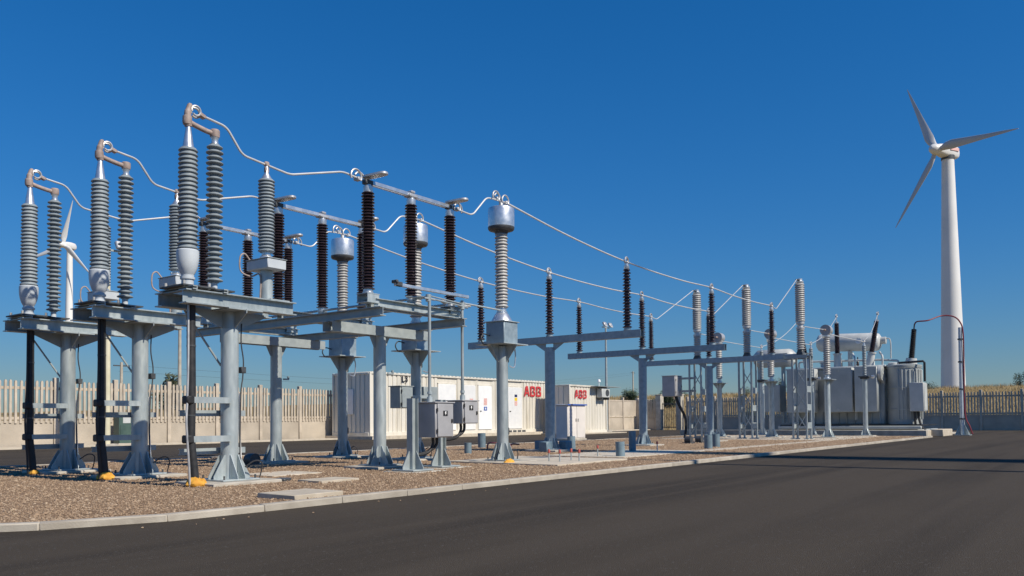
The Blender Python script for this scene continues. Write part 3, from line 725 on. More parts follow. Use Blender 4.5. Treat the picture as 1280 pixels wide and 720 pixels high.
# ------------------------------------------------------------------ small current transformers and line arresters
def small_ct():
    t = thing('slim_transformer', 'slim instrument transformer with round brown head on single post, '+ROW[0], 'transformer', (32.5, 0, 0), 'slim posts behind the breaker')
    column(t, .10, 2.25, .42, fin=.28, nf=4, foot=(.9, .9))
    obj('head_plate', MB().box((0, 0, 2.27), (.62, .5, .02)), 'galv2', t)
    for a in (0, pi/2): obj('gusset', MB().prism([(-.09, 2.02), (.09, 2.02), (.28, 2.26), (-.28, 2.26)], (0, 0, 0), (cos(a), sin(a), 0), (0, 0, 1), .012), 'galv2', t)
    obj('base', MB().lathe([(.13, 2.28), (.13, 2.34), (.08, 2.36), (.08, 2.44), (.12, 2.46)], n=18), 'alu', t)
    obj('insulator', MB().lathe(sheds(2.46, 3.86, 17, .105, .14), n=24), 'silicone2', t)
    obj('neck', MB().lathe([(.14, 3.86), (.15, 3.9), (.15, 3.96), (.12, 3.98)], n=18), 'alu', t)
    obj('head', MB().cyl((-.10, .0, 4.16), (.20, .0, 4.16), .20, n=20).box((.05, 0, 4.05), (.26, .30, .2), .03), 'aludull', t)
    obj('head_ring', MB().cyl((-.14, 0, 4.16), (-.10, 0, 4.16), .205, n=20), 'cab', t)
    obj('terminal', MB().cyl((-.34, 0, 4.16), (-.14, 0, 4.16), .035, n=10), 'copper', t); obj('terminal', MB().cyl((.2, 0, 4.1), (.36, 0, 4.06), .03, n=10), 'copper', t)
    obj('access_slot', MB().box((.07, -.07, .62), (.04, .04, .16), .015, rz=pi/4), 'black', t)
    return t
sc = small_ct()
for i in (1, 2): dup(sc, (32.5, PH[i], 0), sc['label'].replace(ROW[0], ROW[i]))
def line_arrester():
    t = thing('line_arrester', 'thin grey line arrester on slim post before the power transformer, '+ROW[0], 'arrester', (36.2, -.45, 0), 'line arresters')
    column(t, .095, 2.48, .36, fin=.24, nf=4, foot=(.55, .7))
    obj('head_plate', MB().box((0, 0, 2.5), (.44, .40, .05)).box((0, 0, 2.44), (.3, .3, .06)), 'dark', t)
    obj('counter', MB().cyl((.22, -.22, 2.5), (.22, -.32, 2.5), .07, n=14), 'alu', t)
    obj('insulator', MB().lathe(sheds(2.55, 3.80, 18, .062, .092), n=22), 'silicone', t)
    obj('cap', MB().lathe([(.05, 3.8), (.05, 3.86), (.03, 3.88), (.03, 3.94)], n=14), 'alu', t)
    b = MB(); terminal(b, (0, 0, 3.97), r=.09); obj('terminal_clamp', b, 'aludull', t)
    return t
la = line_arrester()
for i in (1, 2): dup(la, (36.2, PH[i]-.45, 0), la['label'].replace(ROW[0], ROW[i]))

# ------------------------------------------------------------------ conductors
def conductor(name, label, pts, r, m='bar', clamps=(), smooth=True, k=6, group=None):
    P = [Vector(p) for p in pts]; o = P[0].copy()
    b = MB().tube(smoothpath([p-o for p in P], k) if smooth else [p-o for p in P], r, 8)
    if clamps:
        t = thing(name, label, 'conductor', o, group); obj('tube', b, m, t)
        for c, d in clamps:
            q = MB(); terminal(q, Vector(c)-o, Vector(d)); obj('terminal_clamp', q, 'aludull', t)
        return t
    return tagged(obj(name, b, m, None, o), label, 'conductor', group)
for i, y in enumerate(PH):
    conductor('tube_conductor', 'bent aluminium tube from cable termination down to disconnector, '+ROW[i],
              fillet([(5.93, y, 4.68), (6.29, y, 4.635), (6.53, y, 4.33), (7.30, y, 4.25), (8.26, y, 4.52), (8.58, y, 4.49)], .085), .0155, smooth=False, group='bent feeder tubes')
    conductor('tube_conductor', 'short rising aluminium tube from disconnector to current transformer, '+ROW[i],
              fillet([(10.90, y, 4.475), (11.27, y, 4.455), (11.68, y, 4.86), (12.0, y, 4.885)], .10), .0155, smooth=False, group='rising link tubes')
    cl = [((x, y, 4.45), (1, 0, 0)) for x in TX]
    pts = [(12.26, y, 4.88), (12.48, y, 4.86)]
    for a, b in ((12.48, TX[0]), (TX[0], TX[1]), (TX[1], TX[2])):
        za = 4.86 if a < 13 else 4.46
        for f in (.33, .66, 1.): pts.append((a+(b-a)*f, y, za+(4.46-za)*f-.05*sin(pi*f)))
    conductor('busbar', 'long aluminium busbar strung over the three T frames, '+ROW[i], pts, .0175, clamps=cl, group='long busbars')
    yb = BY[i]
    conductor('tube_conductor', 'slanting aluminium tube from last T frame up to breaker top, '+ROW[i],
              fillet([(26.56, y, 4.44), (26.92, y, 4.40), (29.95, yb, 5.81), (30.15, yb, 5.81)], .12), .0145, smooth=False, group='slanting breaker tubes')
    conductor('tube_conductor', 'level aluminium tube from breaker middle to slim transformer, '+ROW[i],
              [(30.5, yb, 4.16), (32.15, y, 4.16)], .015, smooth=False, group='breaker outlet tubes')
    conductor('tube_conductor', 'thin aluminium tube from slim transformer to line arrester, '+ROW[i],
              [(32.85, y, 4.06), (33.2, y, 4.04), (35.9, y-.45, 3.95), (36.2, y-.45, 3.96)], .015, group='arrester link tubes')

# ------------------------------------------------------------------ power transformer on its bund
t = thing('bund_wall', 'low concrete bund kerb round the power transformer', 'wall', (37.2, -2.5, 0))
obj('wall', MB().box((.15, 5.4, .13), (.3, 10.9, .30), .015), 'concrete', t)
obj('wall', MB().box((1.1, 0.1, .13), (1.6, .3, .298), .015), 'slab', t)
obj('floor_slab', MB().box((4.6, 5.4, .02), (8.4, 10.6, .1)), 'concrete', t)
o = obj('concrete_block', MB().box((0, 0, .15), (2.2, .5, .30), .02), 'slab', None, (39.3, -2.75, 0)); tagged(o, 'loose pale concrete block between bund and cable pole', 'block')
tr = thing('power_transformer', 'large grey oil filled power transformer with radiators and conservator drum', 'transformer', (39.0, 0, .07))
obj('skid', MB().box((2.0, 1.1, .12), (3.4, 6.3, .20), .02).box((.2, 1.1, .30), (.2, 6.2, .14), .02), 'tgrey', tr)
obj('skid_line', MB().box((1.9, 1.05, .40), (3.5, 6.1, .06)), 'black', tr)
body = obj('tank', MB().box((2.1, 1.75, 1.72), (2.6, 4.3, 2.60), .05), 'tgrey', tr)
for i in range(12): obj('tank_rib', MB().box((.77, -.2+i*.36, .72), (.08, .05, .50), .01), 'tgrey', body)
obj('tank_lid', MB().box((2.1, 1.75, 3.06), (2.8, 4.5, .08), .02), 'tlight', body)
for (y0, y1) in ((-.25, .70), (.80, 2.05), (2.45, 3.75)):
    r = obj('radiator', MB().b2(.60, .66, y0+.06, y1-.06, .98, 3.0, .02), 'tgrey', tr)
    for k in range(6): obj('fin', MB().b2(.10+k*.09, .135+k*.09, y0, y1, 1.0, 3.02, .015), 'tgrey', r)
    for z in (1.12, 2.9): obj('header_pipe', MB().cyl((.08, (y0+y1)/2, z), (.8, (y0+y1)/2, z), .06, n=12), 'tgrey', r)
cyl = obj('round_tank', MB().lathe([(.70, .44), (.70, 2.98), (.74, 2.99), (.74, 3.06), (.5, 3.10), (.3, 3.12)], (1.2, -1.15, 0), 32), 'tgrey', tr)
for k in range(14):
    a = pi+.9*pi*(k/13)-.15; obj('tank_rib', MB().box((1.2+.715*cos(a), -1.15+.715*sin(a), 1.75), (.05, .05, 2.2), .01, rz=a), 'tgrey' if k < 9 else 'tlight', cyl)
obj('inspection_cover', MB().lathe([(.22, 3.06), (.22, 3.16), (.15, 3.20)], (.95, -.75, 0), 18), 'tlight', tr)
for i, (x, z) in enumerate(((.45, 2.72), (1.05, 2.5))):
    f = obj('fan', MB().cyl((x, -.42, z), (x, -.28, z), .34, n=24).cyl((x, -.28, z), (x, -.2, z), .3, n=24), 'tlight', tr)
    obj('fan_grille', MB().cyl((x, -.435, z), (x, -.422, z), .25, n=20), 'tgrey', f)
    obj('fan_hub', MB().cyl((x, -.45, z), (x, -.43, z), .07, n=12), 'tlight', f)
obj('conservator', MB().lathe([(.05, -1.47), (.27, -1.45), (.38, -1.38), (.43, -1.27), (.43, 1.27), (.38, 1.38), (.27, 1.45), (.05, 1.47)], (2.6, 1.57, 4.36), 28, Vector((0, 1, 0.04))), 'tlight', tr)
for y in (.5, 1.5, 2.6): obj('conservator_stand', MB().box((2.6, y, 3.5), (.5, .10, .86), .01), 'tlight', tr)
obj('conservator_fitting', MB().cyl((2.6, .12, 4.36), (2.6, -.12, 4.36), .17, n=16).tube(smoothpath([(2.6, -.08, 4.45), (2.6, -.3, 4.35), (2.6, -.32, 3.5)]), .03), 'tlight', tr)
obj('small_conservator', MB().box((2.0, 4.95, 3.72), (.95, 2.0, .86), .22), 'tlight', tr)
obj('small_conservator_stand', MB().box((2.2, 4.6, 2.0), (.3, .12, 3.0), .01).box((2.2, 5.8, 2.0), (.3, .12, 3.0), .01), 'galv2', tr)
obj('side_cabinet', MB().box((1.2, 4.75, 1.7), (.9, .9, 1.3), .02), 'tgrey', tr)
BT = []
for j, (y, dy, dx) in enumerate(((.28, -.28, -.05), (1.68, 0, -.05), (3.05, .28, -.05))):
    p0 = Vector((1.1, y, 3.08)); d = Vector((dx, dy, 1.6)).normalized()
    obj('bushing_turret', MB().cyl(p0, p0+d*.62, .17, .16, n=20).cyl(p0+d*.60, p0+d*.66, .20, n=20), 'tlight', tr)
    bsh = obj('bushing', MB().lathe(sheds(.0, 1.42, 30, .095, .135, .125, .9), p0+d*.66, 22, d), 'brown', tr)
    top = p0+d*2.09
    obj('bushing_cap', MB().cyl(p0+d*2.07, p0+d*2.14, .09, n=16).cyl(p0+d*2.14, p0+d*2.34, .025, n=10), 'alu', bsh)
    q = MB(); terminal(q, p0+d*2.38, Vector((1, 0, 0)), r=.09); obj('terminal_clamp', q, 'aludull', bsh)
    BT.append(p0+d*2.36+Vector((39, 0, .07)))
p0 = Vector((1.3, -1.42, 3.08)); d = Vector((-.05, -.16, 1.5)).normalized()
obj('bushing_turret', MB().cyl(p0, p0+d*.30, .26, .22, n=20), 'tlight', tr)
nb = obj('bushing', MB().lathe(sheds(.0, 1.30, 28, .10, .15, .138, .86), p0+d*.30, 22, d), 'black', tr)
obj('bushing_cap', MB().cyl(p0+d*1.58, p0+d*1.80, .03, n=10), 'wire', nb)
NT = p0+d*1.8+Vector((39, 0, .07))
for i in (0, 1): obj('lid_pipe', MB().tube(smoothpath([(1.0, -.3+i*1.2, 3.1), (1.0, -.3+i*1.2, 3.5), (1.5, -.1+i*1.2, 3.7), (2.3, .1+i*1.2, 3.8)]), .045, 10), 'tlight', tr)
obj('oil_pipe', MB().tube([(.9, -1.0, 3.17), (.75, -2.02, 3.19), (.7, -2.08, 3.12), (.7, -2.08, 2.3)], .05, 10), 'black', tr)
for i in range(3):
    y = .95+i*.75; obj('low_voltage_bushing', MB().lathe([(.09, 3.09), (.09, 3.16), (.05, 3.18), (.075, 3.24), (.05, 3.28), (.07, 3.33), (.045, 3.38), (.06, 3.42), (.03, 3.47), (.02, 3.58)], (1.75, y, 0), 16), 'brown', tr)
obj('lid_pipe', MB().tube(fillet([(1.5, 3.6, 3.1), (1.5, 3.6, 3.45), (1.5, -.1, 3.38), (1.3, -.9, 3.3), (1.3, -.9, 3.1)], .15), .05, 10), 'tlight', tr)
obj('relief_valve', MB().cyl((1.2, 2.4, 3.08), (1.2, 2.4, 3.3), .09, n=14).cyl((1.2, 2.4, 3.3), (1.2, 2.4, 3.36), .13, n=14), 'tlight', tr)
obj('ladder', MB().box((.42, .75, 1.9), (.04, .03, 2.5)).box((.62, .75, 1.9), (.04, .03, 2.5)), 'tlight', tr)
for z in (1.1, 2.05, 2.95): obj('flange_band', MB().lathe([(.72, z-.025), (.735, z-.02), (.735, z+.02), (.72, z+.025)], (1.2, -1.15, 0), 32), 'tgrey', cyl)
obj('oil_gauge', MB().cyl((2.15, 1.0, 4.36), (2.12, 1.0, 4.36), .14, n=16), 'white', tr)
cabx = obj('control_cabinet', MB().box((.62, -1.82, 1.62), (.75, .56, 1.25), .015), 'tlight', tr)
obj('cabinet_door', MB().box((.62, -2.112, 1.62), (.66, .02, 1.16), .005), 'tlight', cabx)
obj('cabinet_cable', MB().tube(smoothpath([(.6, -1.8, 1.0), (.6, -1.85, .6), (.5, -2.0, .25), (.5, -2.2, .12)]), .05, 8), 'black', tr)
obj('cabinet_cable', MB().tube(smoothpath([(.4, -1.7, 1.0), (.42, -1.72, .5), (.45, -1.75, .15)]), .05, 8), 'black', tr)
for i in range(3):
    y = PH[i]-.45; b = BT[i]
    conductor('tube_conductor', 'slack flexible conductor from line arrester to transformer bushing, '+ROW[i],
              [Vector((36.2, y, 4.0)).lerp(b, f)-Vector((0, 0, .22*sin(pi*f))) for f in np.linspace(0, 1, 14)], .014, 'bar', smooth=False, group='bushing leads')
# pole with red cable
t = thing('cable_pole', 'slim galvanised pole carrying a red cable beside the transformer', 'pole', (41.0, -3.3, 0))
obj('pole', MB().cyl((0, 0, .02), (0, 0, 4.75), .095, .08, n=16), 'paintgrey', t)
for k in range(6): obj('stiffener', MB().prism([(.09, 0), (.30, 0), (.30, .05), (.10, .45), (.09, .45)], (0, 0, .03), (cos(pi/3*k), sin(pi/3*k), 0), (0, 0, 1), .02), 'galv', t)
obj('base_plate', MB().box((0, 0, .02), (.64, .64, .03)), 'galv', t)
for z in (.7, 2.0, 3.2, 4.2): obj('cable_clip', MB().cyl((0, 0, z), (0, 0, z+.06), .115, n=16), 'dark', t)
conductor('red_cable', 'dark red cable arching from transformer bushing down the slim pole',
          [NT, NT+Vector((-.02, -.12, .12)), NT+Vector((0, -.55, .14)), (40.8, -2.6, 5.30), (40.95, -3.05, 5.25), (41.0, -3.3, 5.0), (40.97, -3.42, 4.5), (40.97, -3.42, 3.0), (40.97, -3.42, 1.0), (40.9, -3.6, .4), (40.9, -3.7, .06)], .03, 'redcable')

# ------------------------------------------------------------------ containers
def corrugated(p0, L, h, m, parent, name, axis, period=.28, depth=.045, side=-1, skip=()):
    """wall along axis from p0, height h, with trapezoid ribs; skip = flat spans"""
    n = int(L/period); pr = []
    for i in range(n+1):
        a = i*L/n
        for f, dd in ((0, 0), (.62, 0), (.70, depth), (.90, depth), (.98, 0)):
            s = a+f*L/n
            if s <= L:
                for (q0, q1) in skip:
                    if q0 <= s <= q1: dd = depth
                pr.append((s, dd))
    pr.append((L, 0)); vs = []; b = MB()
    for s, dd in pr:
        for z in (0, h): vs.append((p0[0]+s, p0[1]-side*dd, p0[2]+z) if axis == 'X' else (p0[0]-side*dd, p0[1]+s, p0[2]+z))
    k = len(pr); fs = [((2*i, 2*i+2, 2*i+3, 2*i+1) if axis == 'X' else (2*i, 2*i+1, 2*i+3, 2*i+2)) for i in range(k-1)]
    b.add(vs, fs); return obj(name, b, m, parent, ang=20)
def text_mesh(s, size, name, m):
    c = D.curves.new(name, 'FONT'); c.body = s; c.size = size; c.extrude = .004; c.align_x = 'CENTER'; c.offset = .012*size
    o = D.objects.new(name, c); COL.objects.link(o); dg = bpy.context.evaluated_depsgraph_get()
    me = D.meshes.new_from_object(o.evaluated_get(dg)); D.objects.remove(o); D.curves.remove(c)
    me.materials.clear(); me.materials.append(MT[m]); return me
def abb(parent, x, y, z, w, h):
    """three bold red letters, each split by a thin cross; in the plane facing -Y"""
    lw = w*.31; gap = w*.035
    A = [[(.165, .51), (.33, 1), (.49, 1), (.49, .72), (.42, .51)], [(0, 0), (.155, .49), (.35, .49), (.33, .40), (.49, .40), (.49, .24), (.28, .24), (.22, 0)]]
    A += [[(1-p, q) for p, q in c][::-1] for c in A]
    B = [[(.04, .51), (.04, 1), (.49, 1), (.49, .83), (.25, .83), (.25, .51)], [(.04, 0), (.04, .49), (.25, .49), (.25, .17), (.49, .17), (.49, 0)],
         [(.51, 1), (.72, .99), (.86, .92), (.92, .80), (.92, .70), (.86, .59), (.76, .51), (.51, .51), (.51, .60), (.64, .62), (.70, .71), (.64, .81), (.51, .83)],
         [(.51, .49), (.80, .49), (.92, .40), (.97, .28), (.94, .13), (.84, .03), (.70, 0), (.51, 0), (.51, .17), (.67, .18), (.74, .28), (.67, .40), (.51, .42)]]
    for i, L in enumerate((A, B, B)):
        b = MB()
        for poly in L: b.prism([(p*lw, q*h) for p, q in poly[::-1]], (x+i*(lw+gap), y, z), (1, 0, 0), (0, 0, 1), .008)
        obj('letter', b, 'red', parent)
# large container
L, CY, CZ = 14.0, 17.8, .14
t = thing('equipment_container', 'long cream corrugated equipment container with white doors and red letters', 'container', (25.66, CY, 0))
DOORS = ((4.55, 5.85), (6.5, 7.4), (7.65, 8.75), (10.2, 11.45))
corrugated((.06, 0, CZ+.16), L-.12, 2.62, 'cream', t, 'front_wall', 'X', skip=[(a-.05, b+.05) for a, b in DOORS])
corrugated((0, .08, CZ+.16), 2.28, 2.62, 'cream', t, 'end_wall', 'Y')
obj('core', MB().b2(.06, L-.04, .06, 2.40, CZ+.02, CZ+2.84), 'cream', t)
for x in (0.05, L-.05): obj('corner_post', MB().box((x, .02, CZ+1.43), (.11, .12, 2.88), .01), 'cream', t)
obj('corner_post', MB().box((.03, 2.40, CZ+1.43), (.10, .10, 2.88), .01), 'cream', t)
obj('bottom_rail', MB().b2(.02, L-.02, -.05, .06, CZ, CZ+.17, .01), 'cream', t); obj('top_rail', MB().b2(.02, L-.02, -.045, .06, CZ+2.78, CZ+2.86, .01), 'cream', t)
obj('bottom_rail', MB().b2(-.03, .08, .05, 2.4, CZ, CZ+.17, .01), 'cream', t); obj('top_rail', MB().b2(-.025, .08, .05, 2.4, CZ+2.77, CZ+2.858, .01), 'cream', t)
for i in range(50):
    obj('roof_rib', MB().box((.2+i*.277, 1.2, CZ+2.87), (.14, 2.44, .045), .01), 'cream', t)
obj('end_hatch', MB().box((-.035, 1.5, CZ+1.55), (.03, 1.0, 1.15), .01), 'white', t)
obj('plinth', MB().b2(-.3, L+.3, -.5, 2.6, -.02, .15), 'slab', t)
for k, (a, b) in enumerate(DOORS):
    dr = obj('door', MB().b2(a, b, -.03, .02, CZ+.2, CZ+2.46, .01), 'white', t)
    obj('door_frame', MB().b2(a-.03, b+.03, -.012, .03, CZ+2.46, CZ+2.52).b2(a-.03, a, -.012, .03, CZ+.18, CZ+2.5).b2(b, b+.03, -.012, .03, CZ+.18, CZ+2.5), 'cream', dr)
    obj('handle', MB().box((a+.15, -.05, CZ+1.15), (.12, .03, .04), .006), 'dark', dr)
    c = (a+b)/2
    if k == 3:
        for z, m, hh in ((2.12, 'navy', .14), (1.93, 'yellow', .17), (1.70, 'pink', .24)): obj('sign', MB().box((c+.05, -.034, z+.02), (.24, .006, hh)), m, dr)
    if k == 2:
        for z, m, hh in ((1.78, 'pink', .36), (1.42, 'blue', .20)): obj('sign', MB().box((c, -.034, z), (.26, .006, hh)), m, dr)
        obj('sign', MB().box((c, -.039, 1.42), (.10, .004, .10)), 'white', dr)
    if k == 1: obj('sign', MB().box((c+.1, -.034, 1.85), (.26, .006, .16)), 'pink', dr)
abb(t, 11.64, -.045, 2.13, 1.68, .58)
o = obj('lettering', text_mesh('L3', .42, 'lettering', 'blackp'), None, t, (2.2, -.05, 2.62)); o.rotation_euler = (pi/2, 0, 0)
for k in range(4): obj('floor_vent', MB().b2(10.15+.42*k, 10.47+.42*k, -.06, -.02, CZ+.0, CZ+.12), 'dark', t)
# smaller container
t = thing('equipment_container', 'short cream container with air conditioner and red letters', 'container', (38.55, 15.6, 0))
obj('core', MB().b2(.04, 3.96, .05, 1.46, .06, 2.72), 'cream', t)
corrugated((.05, 0, .18), 3.9, 2.5, 'cream', t, 'front_wall', 'X', .3, .03)
corrugated((0, .06, .18), 1.36, 2.5, 'cream', t, 'end_wall', 'Y', .3, .03)
obj('bottom_rail', MB().b2(-.02, 4.02, -.05, .05, .04, .2, .01), 'cream', t); obj('top_rail', MB().b2(-.02, 4.02, -.05, .05, 2.66, 2.76, .01), 'cream', t)
obj('bottom_rail', MB().b2(-.03, .05, .06, 1.46, .05, .2, .01), 'cream', t); obj('top_rail', MB().b2(-.03, .05, .06, 1.46, 2.67, 2.758, .01), 'cream', t)
for x in (0.0, 4.0): obj('corner_post', MB().box((x, .0, 1.4), (.10, .11, 2.7), .01), 'cream', t)
obj('plinth', MB().b2(-.3, 5.4, -.6, 1.7, -.02, .06), 'slab', t)
abb(t, .52, -.045, 2.0, 1.28, .48)
a = obj('air_conditioner', MB().b2(2.85, 3.75, -.42, -.05, 2.08, 2.62, .02), 'tlight', t)
obj('fan_grille', MB().cyl((3.45, -.435, 2.35), (3.45, -.42, 2.35), .2, n=20), 'dark', a)
obj('canopy', MB().b2(2.2, 4.8, -.55, -.02, 2.70, 2.73), 'galv2', t)
obj('unit_bracket', MB().b2(2.9, 2.95, -.4, -.04, 1.95, 2.08).b2(3.65, 3.7, -.4, -.04, 1.95, 2.08), 'dark', t)
obj('roof_lamp', MB().cyl((3.4, .1, 2.75), (3.4, .1, 3.0), .02, n=8).lathe([(.09, 3.0), (.1, 3.06), (.06, 3.14), (.02, 3.17)], (3.4, .1, 0), 12), 'white', t)
# green cabinet at the fence
t = thing('fence_cabinet', 'dark green electrical cabinet standing against the picket fence', 'cabinet', (15.7, 19.9, 0))
obj('body', MB().box((0, 0, .62), (.75, .4, 1.1), .02), 'greenp', t); obj('plate', MB().box((-.1, -.204, .95), (.28, .006, .28)), 'tlight', t); obj('plinth', MB().box((0, 0, .04), (.85, .5, .1)), 'concrete', t)
obj('door', MB().box((0, -.212, .5), (.66, .02, .5), .005), 'greenp', t)
# kiosk
t = thing('white_kiosk', 'small white kiosk cabinet with blue edged roof beside the rear road', 'kiosk', (26.1, 7.65, 0))
obj('body', MB().b2(.0, 1.25, 0, .52, .10, 1.36, .01), 'kiosk', t)
obj('roof', MB().b2(-.05, 1.30, -.06, .57, 1.36, 1.40, .008), 'white', t); obj('roof_edge', MB().b2(-.055, 1.305, -.066, -.0605, 1.355, 1.405), 'blue', t)
obj('plinth', MB().b2(-.04, 1.29, -.04, .56, -.01, .10, .008), 'concrete', t)
for a, b in ((.03, .61), (.64, 1.22)):
    dr = obj('door', MB().b2(a, b, -.02, -.001, .14, 1.33, .006), 'kiosk', t); obj('handle', MB().box(((b if a < .3 else a)+(-.06 if a < .3 else .06), -.03, .8), (.03, .02, .12), .005), 'dark', dr)
# ------------------------------------------------------------------ lamp poles
def lamp_pole(loc, h, label, r=.075, heads=2, m='polew'):
    t = thing('floodlight_pole', label, 'lamp post', loc, 'floodlight poles')
    obj('pole', MB().cyl((0, 0, 0), (0, 0, h), r*1.25, r*.7, n=16), m, t)
    obj('base', MB().box((0, 0, .06), (.5, .5, .16), .02), 'concrete', t)
    obj('crossarm', MB().box((0, 0, h-.05), (.9, .06, .06)), 'galv', t)
    for s in ((-1, 1) if heads == 2 else (1,)):
        f = obj('floodlight', MB().box((s*.34, -.14, h+.12), (.34, .14, .30), .03, rx=-.5), 'aludull', t)
        obj('lens', MB().box((s*.34, -.215, h+.08), (.28, .02, .24), .01, rx=-.5), 'lens', f)
    return t
lamp_pole((13.75, 17.5, 0), 6.55, 'cream floodlight pole in front of the fence behind the middle cable support', .09)
lamp_pole((45.7, 17.4, 0), 6.7, 'grey floodlight pole at the end of the short container', .08, 2, 'galv2')
lamp_pole((20.4, 24.2, 0), 7.4, 'tall pale pole standing behind the picket fence', .075, 1, 'concrete')

# ------------------------------------------------------------------ small things on the ground
def stub(x, y, r, h, label, m='ductblue'):
    b = MB().lathe([(r, 0), (r, h), (r*.86, h), (r*.86, h-.12)], n=22); o = obj('duct_stub', b, m, None, (x, y, .04)); tagged(o, label, 'pipe stub', 'duct stubs'); o.rotation_euler = (random.uniform(-.04, .04), random.uniform(-.04, .04), 0)
stub(15.1, -.78, .095, .32, 'short wide blue grey duct stub on the long foundation slab')
stub(17.6, .3, .085, .50, 'tall blue grey duct stub on the long foundation slab')
stub(20.3, -.45, .105, .36, 'blue grey duct stub in front of the third T frame column')
stub(21.4, -.2, .105, .36, 'blue grey duct stub beside its twin at the third T frame')
stub(14.95, 3.2, .085, .26, 'dark duct stub in gravel behind the nearest current transformer')
stub(18.2, 5.4, .11, .42, 'leaning blue grey duct stub near the rear road')
stub(18.65, 2.7, .11, .34, 'dark square edged duct stub beside the first T frame')
for k, (x, y) in enumerate(((12.5, -.76), (12.4, -1.06), (12.95, -.95), (12.75, -1.25), (14.9, -.35), (16.6, .15), (17.9, -.2))):
    t = thing('anchor_bolt', 'red capped anchor bolt standing in %s' % ('the large concrete pad' if k < 4 else 'the long foundation slab'), 'bolt', (x, y, .06), 'bolts in the large pad' if k < 4 else 'bolts in the long slab')
    obj('rod', MB().cyl((0, 0, 0), (0, 0, .20), .013, n=8), 'galv', t); obj('cap', MB().lathe([(.022, .16), (.024, .21), (.016, .23)], n=12), 'orange', t)
def marker(x, y, label):
    t = thing('red_pipe_end', label, 'pipe', (x, y, .04), 'red pipe ends'); obj('pipe', MB().tube(smoothpath([(0, 0, 0), (0, 0, .12), (.12, .02, .18), (.5, .1, .16)]), .022, 8), 'orange', t)
marker(16.6, 3.2, 'bent red pipe end in gravel between the current transformers'); marker(17.2, 4.4, 'bent red pipe end in gravel near the rear road')
o = obj('drain_cover', MB().box((0, 0, 0), (.22, .16, .05), .01, rz=.5), 'dark', None, (6.95, -.30, .06)); tagged(o, 'small dark angled drain piece beside the nearest cable support', 'drain')
for k, (x, y, s) in enumerate(((12.35, -.42, .5), (13.0, 4.2, .45))):
    f = MB().lathe([(.16, 0), (.165, .04), (.14, .10), (.09, .15), (.04, .16)], n=16)
    f.v = [(a*(1+.3*mnoise.noise(Vector((a*9+k, b*9, c*9)))), b*(1+.3*mnoise.noise(Vector((b*9, a*9, k)))), c*(1+.4*mnoise.noise(Vector((a*12, b*12, k))))) for a, b, c in f.v]
    o = obj('sealing_foam', f, 'foam', None, (11.75 if k == 0 else x, -.42 if k == 0 else y, .05)); o.scale = (s*1.6, s, s)
    tagged(o, 'orange foam lump at the %s current transformer column foot' % ('nearest' if k == 0 else 'far'), 'foam')
def valve(x, y, label):
    t = thing('ground_box', label, 'box', (x, y, .05), 'round ground boxes'); obj('drum', MB().cyl((0, -.10, .11), (0, .10, .11), .11, n=18), 'dark', t); obj('foot', MB().box((0, 0, .01), (.3, .3, .04)), 'dark', t)
valve(9.0, 3.2, 'round dark ground box beside the rear disconnector column'); valve(24.2, 1.9, 'dark drum shaped ground box beyond the second T frame'); valve(25.0, 1.9, 'second dark drum shaped ground box beyond the second T frame')
# pebbles strayed on the asphalt
for k in range(12):
    x = random.uniform(3.4, 8); y = -2.95-abs(random.gauss(0, .35)); s = random.uniform(.005, .011)
    b = MB().lathe([(.6, -.5), (1, 0), (.7, .6), (.2, .8)], n=6); b.v = [(p*s*random.uniform(.8, 1.2), q*s*random.uniform(.8, 1.2), r*s*.8) for p, q, r in b.v]
    tagged(obj('pebble', b, 'stone', None, (x, y, s*.4)), 'stray pebble lying on the asphalt beside the kerb', 'pebble', 'pebbles on the asphalt')

# ------------------------------------------------------------------ wind turbines
def blade_mesh(L, w):
    b = MB(); st = [(0, .045, .045, .5), (.05, .05, .048, .45), (.12, .085, .035, .35), (.2, .105, .028, .24), (.35, .085, .02, .14), (.6, .055, .012, .07), (.85, .03, .007, .02), (1, .008, .004, 0)]
    n = 12; vs = []; fs = []
    for r, c, th, tw in st:
        for i in range(n):
            a = 2*pi*i/n; x = c*w*(cos(a)*.5+(.18 if r > .08 else 0)); y = th*w*sin(a)*.5*(1+.4*cos(a) if r > .08 else 1)
            vs.append((x*cos(tw)-y*sin(tw), x*sin(tw)+y*cos(tw), r*L))
    for k in range(len(st)-1): fs += [(k*n+i, k*n+(i+1) % n, (k+1)*n+(i+1) % n, (k+1)*n+i) for i in range(n)]
    fs += [tuple(range(n))[::-1], tuple(range((len(st)-1)*n, len(st)*n))]
    return b.add(vs, fs)
